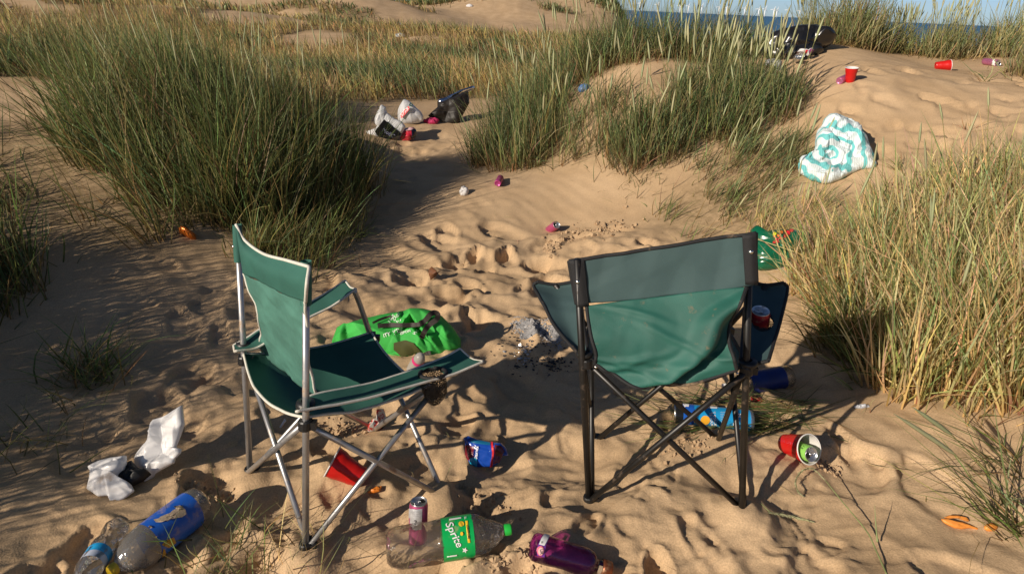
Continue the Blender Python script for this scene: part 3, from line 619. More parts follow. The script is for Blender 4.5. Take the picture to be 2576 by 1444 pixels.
tuft((2545, 1180), 'grass blades reaching left from the edge above the orange peel', 40, .42, 'green', .10, (-1.1, -.15), 13, w=.005, bendm=.3)
tuft((560, 1440), 'thin straw stalks rising in front of the blue labelled bottle', 90, .27, 'green', .24, (-.05, .0), 14, w=.0034, bendm=.18)['kind'] = 'stuff'
tuft((760, 1470), 'fine dry stalks in front of the chair foot', 40, .22, 'straw', .22, (-.1, .0), 15, w=.0026, bendm=.15)['kind'] = 'stuff'

def mat_of_blades():
    g = Grass(620); rg = g.rg; n = 420
    c = rg.rand(n); px = 1690 + 330 * c + 20 * rg.normal(size=n); py = 985 + 85 * rg.rand(n) + 12 * rg.normal(size=n); R = []
    for a, b in zip(px, py): R.append(at_z(a, b, .03))
    R = np.array(R); R[:, 2] = ground(R[:, 0], R[:, 1]) + .006
    ang = rg.normal(size=n) * .5 + np.where(rg.rand(n) < .5, 0, pi); L = .1 + .24 * rg.rand(n)
    lean = np.c_[np.cos(ang), np.sin(ang)] * 7
    g.blades(R, L, .003 + .002 * rg.rand(n), lean, rg.normal(size=(n, 2)) * .12, 'green', 3)
    g.build('flattened_grass', 'mat of flattened dry grass around the blue snack tube', 'grass')
mat_of_blades()

# lone bits of straw lying on the sand
def straws():
    g = Grass(640); rg = g.rg; n = 260
    x = rg.uniform(-1.6, 2.4, n); y = rg.uniform(1.25, 5, n); a = rg.rand(n) * 2 * pi
    g.blades(np.c_[x, y, ground(x, y) + .003], .03 + .12 * rg.rand(n) ** 2, .0016 + .0014 * rg.rand(n), np.c_[np.cos(a), np.sin(a)] * 9, rg.normal(size=(n, 2)) * .2, 'straw', 2)
    g.build('straw_litter', 'scattered bits of dry straw lying on the sand', 'straw')
straws()
# ------------------------------------------------------------------ wind farm on the horizon
TURB = mat('turbine_white', (0.80, 0.80, 0.80), 0.6)
def turbine(px, dist, spin, first=[None]):
    d = ray(px, 60); x = d[0] / d[1] * dist
    if first[0] is None:
        mb = MB(); P = [V(0, 0, z) for z in (-7, 30, 78)]; mb.add(*tube_vf(P, np.array([5.5, 4.8, 3.8]), 8))
        mb.add(*box_vf(V(0, -1, 79.5), np.eye(3), (2.2, 5, 2.2)))
        for k in range(3):
            a = 2 * pi * k / 3 + .4; u = V(sin(a), 0, cos(a)); P = [V(0, -6.5, 79.5) + u * s for s in (0, 8, 42)]; mb.add(*tube_vf(P, np.array([2.8, 3.4, 1.2]), 6))
        o = mb.build('wind_turbine', TURB); o.location = Vector((0, 0, -7)); first[0] = o; o.data.transform(Matrix.Translation((0, 0, 0)))
    else:
        o = first[0].copy(); COL.objects.link(o)
    o.location = Vector((x, dist, -7)); o.rotation_euler = (0, 0, spin)
    tag(o, 'tiny white offshore wind turbine standing in the sea on the horizon', 'wind turbine', 'offshore wind turbines on the horizon')
for i, px in enumerate((1606, 1651, 1707, 1712, 1728, 1762, 1805, 1824, 1870, 1905, 1921, 1943, 1951, 1978, 2008)):
    turbine(px, 7600 + 900 * ((i * 37) % 5) / 5, ((i * 53) % 7 - 3) * .12)
# ------------------------------------------------------------------ camping chairs
def leg(name, a, b, m, par, r=.0095, ext0=0.0, ext1=0.0):
    d = nrm(b - a); return tube(name, [a - d * ext0, a + (b - a) * .5, b + d * ext1], r, m, par, 12)
def joint(par, p, ax, m=PLASTIC, s=.02):
    mb = MB(); mb.add(*lathe_vf([(.001, -.014), (.017, -.014), (.019, -.01), (.019, .01), (.017, .014), (.001, .014)], p, ax, 14))
    for d in (V(1, 0, 0), V(0, 1, 0)):
        mb.add(*box_vf(p + d * .016, [d, nrm(np.cross(V(0, 0, 1), d)), V(0, 0, 1)], (.014, .010, .011)))
    return mb.build('joint', m, par, False)
def wr_fn(amp, freq, seed): return lambda G: fold3(G, amp, freq, seed)

# ---- pale chair, seen from behind its left shoulder
PL = {'fRL': (-.809, 1.922, -.031), 'fRR': (-.518, 1.564, .005), 'fFR': (-.189, 1.831, -.012), 'fFL': (-.479, 2.189, -.047), 'hRL': (-.816, 1.954, .347), 'hRR': (-.525, 1.596, .382),
      'hFL': (-.486, 2.218, .303), 'hFR': (-.195, 1.860, .339), 'tRL': (-.833, 2.001, .778), 'tRR': (-.524, 1.62, .815)}
OL = dict(fRL=(629, 1186), fRR=(769, 1374), fFR=(1112, 1250), fFL=(943, 1081), hRL=(614, 905), hRR=(768, 1067), hFL=(934, 850), hFR=(1082, 985), tRL=(597, 575), tRR=(770, 668))
PL = {k: at_dist(*OL[k], V(*PL[k])) for k in PL}
for k in ('fRL', 'fRR', 'fFL', 'fFR'):
    pass
def pale_chair():
    P = PL; root = thing('camp_chair', 'light green folding camp chair with white piping and silver legs', 'camp chair', ((P['fRL'] + P['fFR']) / 2 * V(1, 1, 0)).tolist(), 'camp chairs on the sand')
    for a, b in (('fRL', 'tRL'), ('fRR', 'tRR')): leg('rear_post', P[a], P[b], STEEL, root, .0095, .02, 0)
    for a, b in (('fRL', 'hRR'), ('fRR', 'hRL'), ('fRR', 'hFR'), ('fFR', 'hRR'), ('fFR', 'hFL'), ('fFL', 'hFR'), ('fFL', 'hRL'), ('fRL', 'hFL')):
        s = nrm(np.cross(P[b] - P[a], V(0, 0, 1))) * (.008 if a < b else -.008)
        leg('cross_tube', P[a] + s, P[b] + s, STEEL, root, .0085, .02, .01)
    for k in ('fRL', 'fRR', 'fFR', 'fFL', 'hRL', 'hRR', 'hFL', 'hFR'): joint(root, P[k], nrm(P['tRR'] - P['fRR']))
    F = nrm(P['hFL'] - P['hRL']); S = nrm(P['hRR'] - P['hRL'])
    # seat
    def bil(u, v): return (P['hRL'] * (1 - u) + P['hRR'] * u) * (1 - v) + (P['hFL'] * (1 - u) + P['hFR'] * u) * v
    C = np.zeros((7, 7, 3)); lift = V(0, 0, .022)
    for i in range(7):
        for j in range(7):
            v = i / 6; u = j / 6; sag = .085 * (sin(pi * u) ** .8) * (.45 + .55 * sin(pi * v)) + .022 * sin(pi * v)
            C[i, j] = bil(u, v) + lift - V(0, 0, sag) - F * .03 * sin(pi * u) * (1 - v)
    cloth('seat', C, GREEN, root, 46, 46, .0018, wr_fn(.004, 5, 3), piping=WHITEPIPE, pr=.004)
    # backrest: the plane through the rear posts, leaning forward towards its foot
    n = nrm(np.cross(S, P['tRR'] - P['hRR']))
    def row(pts, f): return [at_plane(x, y, P['hRL'] * .5 + P['hRR'] * .5 + F * f, n) for x, y in pts]
    R0 = row([(594, 566), (614, 603), (661, 638), (720, 655), (777, 671)], -.012)
    R1 = row([(611, 688), (648, 704), (684, 722), (722, 742), (768, 760)], -.016)
    def mid(a, b): return (np.asarray(a) + np.asarray(b)) / 2
    B = V(*[0, 0, 0])
    band_mid = row([(603, 630), (633, 655), (672, 680), (721, 698), (774, 716)], -.030)
    o, G0 = cloth('top_band', [R0, band_mid, R1], GREEN, root, 22, 46, .003, wr_fn(.0035, 9, 5), piping=WHITEPIPE, pr=.0045, sides='tr')
    rows = [R1, row([(630, 735), (664, 755), (698, 772), (732, 788), (770, 800)], -.006), row([(651, 790), (680, 806), (712, 822), (742, 840), (775, 856)], .010),
            row([(655, 838), (684, 860), (716, 880), (748, 902), (781, 922)], .035), row([(658, 886), (690, 915), (726, 946), (762, 972), (799, 998)], .07)]
    cloth('backrest', rows, GREENLT, root, 60, 60, .0018, lambda G: wr_fn(.007, 5, 8)(G) + wr_fn(.0035, 13, 9)(G), piping=WHITEPIPE, pr=.0038, sides='lr')
    for k, h, t in (('RL', 'hRL', 'tRL'), ('RR', 'hRR', 'tRR')):                         # sleeves round the posts
        a = P[t]; d = nrm(P[h] - P[t]); pr = [(.0135, -.012), (.0145, .02), (.0150, .07), (.0145, .105)]
        lathe('sleeve', pr, a, d, GREEN, root, 16); lathe('rivet', [(.0001, .004), (.003, .003), (.0045, 0)], a + d * .055 - n * (.0145 if np.dot(n, CAM - a) < 0 else -.0145), n if np.dot(n, CAM - a) > 0 else -n, CHROME, root, 10)
    # armrests
    nn = nrm(np.cross(P['hFR'] - P['hRR'], V(0, 0, 1)));  nn = nn if np.dot(nn, CAM - P['hRR']) > 0 else -nn
    inner = [at_plane(x, y, P['hRR'] - nn * .045, nn) for x, y in [(768, 1004), (801, 991), (934, 964), (1036, 931), (1118, 899), (1157, 878)]]
    outer = [at_plane(x, y, P['hRR'] + nn * .045, nn) for x, y in [(746, 1036), (856, 1018), (954, 995), (1071, 962), (1141, 942), (1216, 911)]]
    midl = [(a + b) / 2 - V(0, 0, .012) for a, b in zip(inner, outer)]
    arm = np.array([inner, midl, outer]); hc = (inner[3] * .45 + outer[3] * .55) * .55 + (inner[4] * .45 + outer[4] * .55) * .45 - V(0, 0, .008)
    o, GA = cloth('armrest', arm, GREEN, root, 60, 90, .004, wr_fn(.0022, 7, 12), hole=(hc, .036), piping=WHITEPIPE, pr=.004)
    k = np.argmin(np.linalg.norm(GA.reshape(-1, 3) - hc, axis=1)); na = grid_normals(GA).reshape(-1, 3)[k]; na = na if na[2] > 0 else -na
    ring = [hc + na * .004 + .040 * (frame_of(na)[0] * cos(t) + frame_of(na)[1] * sin(t)) for t in np.linspace(0, 2 * pi, 33)[:-1]]
    cup = tube('cup_holder', ring, .006, BLACKTRIM, root, 8, True)
    NET = bpy.data.materials.new('black_net'); NET.use_nodes = True; nt = NET.node_tree; nd = nt.nodes; lk = nt.links; b = nd['Principled BSDF']; b.inputs['Base Color'].default_value = (.012, .011, .01, 1)
    tc = nd.new('ShaderNodeTexCoord'); vo = nd.new('ShaderNodeTexVoronoi'); vo.inputs['Scale'].default_value = 190; vo.feature = 'DISTANCE_TO_EDGE'; lk.new(tc.outputs['Object'], vo.inputs[0])
    gt = nd.new('ShaderNodeMath'); gt.operation = 'LESS_THAN'; gt.inputs[1].default_value = .17; lk.new(vo.outputs[0], gt.inputs[0])
    t = nd.new('ShaderNodeBsdfTransparent'); mx = nd.new('ShaderNodeMixShader'); lk.new(gt.outputs[0], mx.inputs[0]); lk.new(t.outputs[0], mx.inputs[1]); lk.new(b.outputs[0], mx.inputs[2]); lk.new(mx.outputs[0], nd['Material Output'].inputs[0])
    lathe('net_pocket', [(.038, .0), (.040, .03), (.036, .065), (.026, .088), (.001, .094)], hc + na * .002, V(.08, -.05, -1), NET, cup, 24, dent=lambda p, r, h, a, u: p + u * .004 * sin(3 * a + h * 60))
    # far arm
    upp = [at_plane(x, y, P['hRL'] - nn * .03, nn) for x, y in [(588, 869), (622, 850), (655, 828), (720, 791), (780, 761), (829, 732), (868, 706)]]
    low = [at_plane(x, y, P['hRL'] + nn * .05, nn) for x, y in [(592, 884), (640, 878), (680, 856), (735, 822), (784, 796), (840, 768), (896, 728)]]
    mdl = [(a + b) / 2 - V(0, 0, .010) for a, b in zip(upp, low)]
    cloth('armrest', np.array([upp, mdl, low]), GREEN, root, 26, 60, .004, wr_fn(.002, 7, 15), piping=WHITEPIPE, pr=.004)
    tip = at_plane(890, 732, P['hRL'], nn); hub = P['hFL'] + V(0, 0, .0)
    m_ = at_plane(905, 765, P['hRL'], nn)
    tube('arm_post', cr(np.array([tip + V(0, 0, .004), m_, hub]), 10), .0095, STEEL, root, 12)
    # arm collars on the rear posts
    for pxy, t in (((614, 868), 'RL'), ((769, 1018), 'RR')):
        c = at_dist(*pxy, P['h' + t]); lathe('collar', [(.012, -.012), (.024, -.010), (.026, 0), (.024, .010), (.012, .012)], c, nrm(P['t' + t] - P['f' + t]), PLASTIC, root, 18)
    return root
pale_chair()

# ---- dark chair, seen square from behind
PR = {'fRL': (.296, 1.839, -.034), 'fRR': (.752, 1.788, .017), 'fFL': (.334, 2.178, -.03), 'fFR': (.79, 2.127, .021), 'hRL': (.243, 1.841, .446), 'hRR': (.698, 1.789, .497), 'hFL': (.29, 2.18, .40), 'hFR': (.745, 2.13, .44), 'tRL': (.193, 1.842, .814), 'tRR': (.665, 1.789, .867)}
OR_ = dict(fRL=(1482, 1256), fRR=(1866, 1285), fFL=(1500, 1104), fFR=(1812, 1112), hRL=(1474, 912), hRR=(1878, 930), tRL=(1452, 652), tRR=(1887, 590))
PR = {k: at_dist(*OR_[k], V(*PR[k])) if k in OR_ else V(*PR[k]) for k in PR}
def dark_chair():
    P = PR; root = thing('camp_chair', 'dark green folding camp chair with black frame, seen from behind', 'camp chair', ((P['fRL'] + P['fFR']) / 2 * V(1, 1, 0)).tolist(), 'camp chairs on the sand')
    for a, b in (('fRL', 'tRL'), ('fRR', 'tRR')): leg('rear_post', P[a], P[b], BLACKTUBE, root, .0105, .02, 0)
    for a, b in (('fRL', 'hRR'), ('fRR', 'hRL'), ('fRR', 'hFR'), ('fFR', 'hRR'), ('fFR', 'hFL'), ('fFL', 'hFR'), ('fFL', 'hRL'), ('fRL', 'hFL')):
        s = nrm(np.cross(P[b] - P[a], V(0, 0, 1))) * (.009 if a < b else -.009)
        leg('cross_tube', P[a] + s, P[b] + s, BLACKTUBE, root, .0088, .025, .012)
    for k in ('fRL', 'fRR', 'fFR', 'fFL', 'hRL', 'hRR', 'hFL', 'hFR'): joint(root, P[k], nrm(P['tRR'] - P['fRR']))
    F = nrm((P['hFL'] - P['hRL']) * V(1, 1, 0)); S = nrm(P['hRR'] - P['hRL'])
    for k, s in (('hRL', 1), ('hRR', -1)):
        c = P[k] - F * .024 + S * s * .03; lathe('rivet', [(.0001, .004), (.003, .003), (.005, 0)], c, -F, CHROME, root, 10)
    n = nrm(np.cross(S, P['tRR'] - P['hRR'])); n = n if np.dot(n, -F) > 0 else -n
    c0 = (P['hRL'] + P['hRR'] + P['tRL'] + P['tRR']) / 4
    def row(pts, f): return [at_plane(x, y, c0 + n * f, n) for x, y in pts]
    T0 = [(1431, 656), (1540, 641), (1660, 622), (1790, 602), (1902, 586)]
    T1 = [(1450, 764), (1560, 757), (1680, 744), (1790, 733), (1900, 715)]
    o, G = cloth('top_band', [row(T0, .012), row([((a + c) / 2, (b + d) / 2) for (a, b), (c, d) in zip(T0, T1)], .010), row(T1, .012)], DGREEN, root, 30, 70, .003, wr_fn(.011, 4.5, 21), piping=BLACKTRIM, pr=.0055, sides='tlr')
    # black webbing sleeves at both ends, with a silver rivet each
    for q, rv in (([(1431, 655), (1470, 651), (1482, 768), (1450, 772)], (1453, 709)), ([(1867, 592), (1903, 586), (1908, 711), (1875, 716)], (1889, 634))):
        a, b, c, d = [at_plane(x, y, c0 + n * .019, n) for x, y in q]
        sl, _ = cloth('sleeve', [[a, (a + b) / 2 + n * .006, b], [(a + d) / 2, (a + b + c + d) / 4 + n * .007, (b + c) / 2], [d, (c + d) / 2 + n * .006, c]], BLACKTRIM, root, 14, 12, .003)
        lathe('rivet', [(.0001, .006), (.003, .005), (.0065, .002), (.007, 0)], at_plane(*rv, c0 + n * .026, n), n, CHROME, sl, 14)
    rows = [row([(1476, 770), (1575, 757), (1680, 744), (1785, 731), (1878, 722)], .014),
            row([(1480, 806), (1580, 800), (1680, 795), (1770, 790), (1845, 796)], .045),
            row([(1488, 850), (1585, 855), (1680, 858), (1770, 850), (1838, 862)], .075),
            row([(1499, 888), (1590, 905), (1680, 915), (1770, 905), (1846, 902)], .085),
            row([(1497, 914), (1576, 951), (1674, 969), (1760, 958), (1852, 928)], .080)]
    def drape_fold(G):
        nu, nv = G.shape[:2]; v, u = np.meshgrid(np.linspace(0, 1, nu), np.linspace(0, 1, nv), indexing='ij'); sg = 1 if np.dot(grid_normals(G)[nu // 2, nv // 2], n) > 0 else -1
        q = (u - .97) * .62 + (v - .30) * .50 + .05 * np.sin(v * 7); h = .034 * smooth(-.14, -.01, q) * (1 - smooth(.0, .05, q)) - .026 * np.exp(-((q - .07) / .06) ** 2)
        for (a, b, c_, w, am) in ((.25, .75, 1.1, .035, .007), (.55, .5, -.9, .03, .007), (.12, .95, .7, .03, .008), (.72, .75, 1.6, .03, .008), (.42, .86, -1.5, .03, .008), (.33, .2, 2.2, .03, .005)):
            d_ = (u - a) * cos(c_) + (v - b) * sin(c_); e_ = -(u - a) * sin(c_) + (v - b) * cos(c_); h = h + am * np.exp(-(d_ / w) ** 2 - (e_ / .30) ** 2)
        return sg * h
    dr = wr_fn(.010, 3.2, 24); dr2 = wr_fn(.0040, 9, 25)
    cloth('backrest', rows, MGREEN, root, 56, 56, .002, lambda G: dr(G) + dr2(G) + drape_fold(G), piping=BLACKTRIM, pr=.0052, sides='lrb')
    C = np.zeros((7, 7, 3))
    for i in range(7):
        for j in range(7):
            v = i / 6; u = j / 6; sag = .105 * (sin(pi * u) ** .9) * (.75 + .25 * sin(pi * v))
            C[i, j] = (P['hRL'] * (1 - u) + P['hRR'] * u) * (1 - v) + (P['hFL'] * (1 - u) + P['hFR'] * u) * v + V(0, 0, .02 - sag)
    cloth('seat', C, MGREEN, root, 30, 40, .002, wr_fn(.005, 5, 27), piping=BLACKTRIM, pr=.0052)
    yr, yf = P['hRL'][1] + .01, P['hFL'][1] - .01
    L0 = [at_y(1452, 886, yr), at_y(1400, 826, yr + (yf - yr) * .35), at_y(1366, 765, yr + (yf - yr) * .7), at_y(1343, 722, yf), at_y(1350, 709, yf + .008)]
    L1 = [at_y(1480, 884, yr), at_y(1470, 826, yr + (yf - yr) * .35), at_y(1462, 765, yr + (yf - yr) * .7), at_y(1452, 722, yf), at_y(1445, 708, yf + .008)]
    MD = [(a + b) / 2 + V(0, .006, -.012) for a, b in zip(L0, L1)]
    cloth('armrest', np.array([L0, MD, L1]), DGREEN, root, 30, 50, .006, wr_fn(.004, 6, 31), piping=BLACKTRIM, pr=.0055)
    yr, yf = P['hRR'][1] + .01, P['hFR'][1] - .01; ar = lambda x, y, t: at_y(x, y, yr + (yf - yr) * t)
    R0 = [ar(1862, 908, 0), ar(1868, 850, .35), ar(1872, 790, .65), ar(1880, 722, 1), ar(1890, 709, 1.03)]
    R1 = [ar(1933, 909, 0), ar(1951, 850, .35), ar(1968, 790, .65), ar(1981, 728, 1), ar(1972, 711, 1.03)]
    MD = [(a + b) / 2 + V(0, .006, -.012) for a, b in zip(R0, R1)]
    can_top = at_y(1914, 781, yr + (yf - yr) * .60)
    hc = at_y(1918, 806, yr + (yf - yr) * .58) + V(0, .004, -.008)
    arm_o, G = cloth('armrest', np.array([R0, MD, R1]), DGREEN, root, 50, 80, .006, wr_fn(.003, 6, 33), hole=(hc, .036), piping=BLACKTRIM, pr=.0055)
    k = np.argmin(np.linalg.norm(G.reshape(-1, 3) - hc, axis=1)); na = grid_normals(G).reshape(-1, 3)[k]; na = na if na[2] > 0 else -na; x, y, _ = frame_of(na)
    cup = tube('cup_holder', [G.reshape(-1, 3)[k] + na * .004 + .039 * (x * cos(t) + y * sin(t)) for t in np.linspace(0, 2 * pi, 33)[:-1]], .005, BLACKTRIM, root, 8, True)
    lathe('net_pocket', [(.037, .0), (.038, .05), (.033, .085), (.001, .092)], G.reshape(-1, 3)[k], V(0, 0, -1), bpy.data.materials['black_net'], cup, 24)
    for t, fx in (('FL', 1396), ('FR', 1930)):
        tip = at_y(fx, 716, P['h' + t][1]); leg('arm_post', P['h' + t], tip, BLACKTUBE, root, .009)
    for pxy, t in (((1470, 888), 'RL'), ((1882, 912), 'RR')):
        c = at_dist(*pxy, P['h' + t]); lathe('collar', [(.012, -.008), (.026, -.007), (.028, 0), (.026, .007), (.012, .008)], c, nrm(P['t' + t] - P['f' + t]), PLASTIC, root, 18)
    return can_top
CAN_TOP = dark_chair()
# ------------------------------------------------------------------ litter: helpers
from mathutils.bvhtree import BVHTree
def world_off(o):
    w = V(0, 0, 0)
    while o is not None: w = w + V(*o.location); o = o.parent
    return w
def bvh_of(o):
    w = world_off(o); v = [tuple(V(*q.co) + w) for q in o.data.vertices]
    return BVHTree.FromPolygons(v, [list(p.vertices) for p in o.data.polygons])
def drape(name, P2, faces, target, m, lift=.0012, bv=None):
    """a print or strip lying on a surface: each picture-plane point dropped on the target"""
    bv = bv or bvh_of(target); out = []; last = None; miss = []
    for x, y in P2:
        d = ray(x, y); h = bv.ray_cast(Vector(CAM), Vector(d))
        if h[0] is None: miss.append(len(out)); out.append(None); continue
        p = V(*h[0]); nn = V(*h[1]); nn = nn if np.dot(nn, d) < 0 else -nn
        out.append(p + nn * lift - d * lift * .6)
    ok = [p for p in out if p is not None]
    if not ok: return None
    c = np.mean(ok, axis=0)
    ms = set(miss)
    for i in miss: out[i] = c
    return mesh_obj(name, np.array(out), [f for f in faces if not ms.intersection(f)], m, target)
def poly_fill(pts, k=4):
    """fan-free fill of a star-shaped outline with rings so that it can follow a curved surface"""
    P = np.asarray(pts, float); Q = []
    for a, b in zip(P, np.roll(P, -1, 0)): Q += [a + (b - a) * t for t in (0, .5)]
    Q = np.array(Q); c = P.mean(0); n = len(Q); v = [c]; f = []
    for r in range(1, k + 1):
        for q in Q: v.append(c + (q - c) * r / k)
    for i in range(n): f.append([0, 1 + i, 1 + (i + 1) % n])
    for r in range(k - 1):
        for i in range(n): a = 1 + r * n + i; b = 1 + r * n + (i + 1) % n; f.append([a, a + n, b + n, b])
    return np.array(v), f
def over(P2, target, k):
    """distance along each sight line, evened out so that a strap bridges the hollows"""
    bv = bvh_of(target); t = np.full(len(P2), np.nan)
    for i, (x, y) in enumerate(P2):
        h = bv.ray_cast(Vector(CAM), Vector(ray(x, y)))
        if h[0] is not None: t[i] = h[3]
    T = t.reshape(-1, k); m = np.nanmin(T, axis=0); idx = np.arange(k); ok = ~np.isnan(m); m = np.interp(idx, idx[ok], m[ok])
    mn = np.array([m[max(0, i - 4):i + 5].min() for i in range(k)]); mn = np.convolve(np.pad(mn, 4, 'edge'), np.ones(9) / 9, 'valid'); return np.tile(mn, T.shape[0])
def decal(name, pts, target, m, lift=.0012, k=4):
    v, f = poly_fill(pts, k); return drape(name, v, f, target, m, lift)
def flat_decal(name, pts, target, m, k=4, extra=.002):
    """a stiff print: the best plane through what lies under the outline, brought just clear of it"""
    v, f = poly_fill(pts, k); bv = bvh_of(target); H = []
    for x, y in v:
        h = bv.ray_cast(Vector(CAM), Vector(ray(x, y)))
        if h[0] is not None: H.append(V(*h[0]))
    H = np.array(H); c = H.mean(0); n = np.linalg.svd(H - c)[2][2]; n = n if np.dot(n, CAM - c) > 0 else -n
    p0 = c + n * (((H - c) @ n).max() + extra)
    return mesh_obj(name, np.array([at_plane(x, y, p0, n) for x, y in v]), f, m, target)
def text_mesh(s, bold=0.0, shear=0.0):
    cu = bpy.data.curves.new('t', 'FONT'); cu.body = s; cu.size = 1; cu.resolution_u = 2; cu.offset = bold; cu.shear = shear; cu.align_x = 'CENTER'; cu.align_y = 'CENTER'
    o = bpy.data.objects.new('t', cu); COL.objects.link(o); dg = bpy.context.evaluated_depsgraph_get(); me = o.evaluated_get(dg).to_mesh()
    v = np.array([tuple(q.co) for q in me.vertices]); f = [list(p.vertices) for p in me.polygons]; o.evaluated_get(dg).to_mesh_clear()
    bpy.data.objects.remove(o); bpy.data.curves.remove(cu); return v, f
def text_on(s, target, cx, cy, size, ang, m, bold=0.0, shear=0.0, sx=1.0, lift=.0014, name='lettering'):
    v, f = text_mesh(s, bold, shear); a = radians(ang); ux = V(cos(a), -sin(a)); uy = V(-sin(a), -cos(a))
    P = [V(cx, cy) + ux * p[0] * size * sx + uy * p[1] * size for p in v]
    return drape(name, P, f, target, m, lift)
def zpx(ox, oy, k, pts): return [(ox + k * a, oy + k * b) for a, b in pts]
from mathutils.geometry import delaunay_2d_cdt
def facets(uv, spacing, amp, seed):
    """creased sheet: random heights at scattered sites, linear in between"""
    rg = np.random.RandomState(seed); lo = uv.min(0) - spacing * 2; hi = uv.max(0) + spacing * 2
    n = max(8, int((hi - lo).prod() / spacing ** 2)); S = lo + (hi - lo) * rg.rand(n, 2); Z = amp * rg.normal(size=n).clip(-1.6, 1.6)
    S = np.vstack([S, [lo, [lo[0], hi[1]], hi, [hi[0], lo[1]]]]); Z = np.r_[Z, 0, 0, 0, 0]
    r = delaunay_2d_cdt([Vector(p) for p in S], [], [], 0, 1e-7); vs_ = [Vector((p[0], p[1], Z[o[0]] if o else 0)) for p, o in zip(r[0], r[3])]
    bv = BVHTree.FromPolygons(vs_, [list(f) for f in r[2]]); out = np.zeros(len(uv))
    for i, p in enumerate(uv):
        h = bv.ray_cast(Vector((p[0], p[1], 10.0)), Vector((0, 0, -1)))
        out[i] = h[0][2] if h[0] is not None else 0
    return out
def pillow(name, m, pts, p0, n, T, Tb, amp=.01, freq=8, seed=1, parent=None, rings=16, N=84, center=None, clamp=True, fine=None, power=.5, dip=0.0, big=None, small=None, aniso=1.0, turn=0.0):
    """a crumpled bag or cloth: outline in the plane (p0, n), swollen to the front by T and to the back by Tb, creased all over"""
    n = nrm(V(*n)); P = np.array([at_plane(x, y, p0, n) for x, y in pts]); seg = np.linalg.norm(np.roll(P, -1, 0) - P, axis=1); cum = np.r_[0, np.cumsum(seg)]
    t = np.linspace(0, cum[-1], N + 1)[:-1]; Pc = np.vstack([P, P[:1]]); B = np.stack([np.interp(t, cum, Pc[:, i]) for i in range(3)], 1)
    c = at_plane(*center, p0, n) if center else B.mean(0); v = []; K = rings
    e1 = frame_of(n)[0]; e2 = np.cross(n, e1); e1, e2 = e1 * cos(turn) + e2 * sin(turn), e2 * cos(turn) - e1 * sin(turn)
    def crease(q, sd):
        uv = np.c_[(q - c) @ e1, (q - c) @ e2 * aniso]; r = 0
        if big: r = r + facets(uv, big[0], big[1], sd)
        if small: r = r + facets(uv, small[0], small[1], sd + 7)
        return r
    for side in (1, -1):
        for k in range(K, 0, -1):
            s = k / K
            if side == -1 and k == K: continue
            q = c + (B - c) * s; w = (1 - s ** 2.2) ** power
            th = (T if side == 1 else -Tb) * (w - dip * max(0, 1 - s * 1.6))
            fo = fold3(q + side * .13, amp, freq, seed, 5) * (.35 + .65 * (1 - s ** 6)) + (fold3(q + side * .31, amp * .35, freq * 2.7, seed + 1, 4) if fine is None else fold3(q, fine[0], fine[1], seed + 2, 4)) * (1 - .6 * s ** 8)
            if big or small: fo = np.zeros(N)
            v.append(q + n[None, :] * (th + (fo if side == 1 else .5 * fo))[:, None])
    V_ = np.concatenate(v); cf = c + n * T * (1 - dip); cb = c - n * Tb; V_ = np.vstack([V_, cf, cb]); f = []
    if big or small:
        nfr = N * K; w_ = np.r_[np.repeat([1 - .75 * (k / K) ** 5 for k in range(K, 0, -1)], N), np.repeat([1 - .75 * (k / K) ** 5 for k in range(K - 1, 0, -1)], N), 1, 1]
        isf = np.r_[np.ones(nfr), -.6 * np.ones(N * (K - 1)), 1, -.6]
        fr = isf > 0; hgt = np.zeros(len(V_)); hgt[fr] = crease(V_[fr], seed); hgt[~fr] = crease(V_[~fr], seed + 31); V_ = V_ + n[None, :] * (hgt * w_ * isf)[:, None]
    def ring(i): return np.arange(N) + i * N
    for i in range(K - 1):
        a, b = ring(i), ring(i + 1)
        for j in range(N): j2 = (j + 1) % N; f.append([a[j], a[j2], b[j2], b[j]])
    a = ring(K - 1); nf = len(V_) - 2
    for j in range(N): f.append([a[j], a[(j + 1) % N], nf])
    seq = [0] + list(range(K, 2 * K - 1))
    for i in range(len(seq) - 1):
        a, b = ring(seq[i]), ring(seq[i + 1])
        for j in range(N): j2 = (j + 1) % N; f.append([a[j2], a[j], b[j], b[j2]])
    a = ring(seq[-1])
    for j in range(N): f.append([a[(j + 1) % N], a[j], nf + 1])
    if clamp:
        g = ground(V_[:, 0], V_[:, 1]) - .004; V_[:, 2] = np.maximum(V_[:, 2], g)
    return mesh_obj(name, V_, f, m, parent)

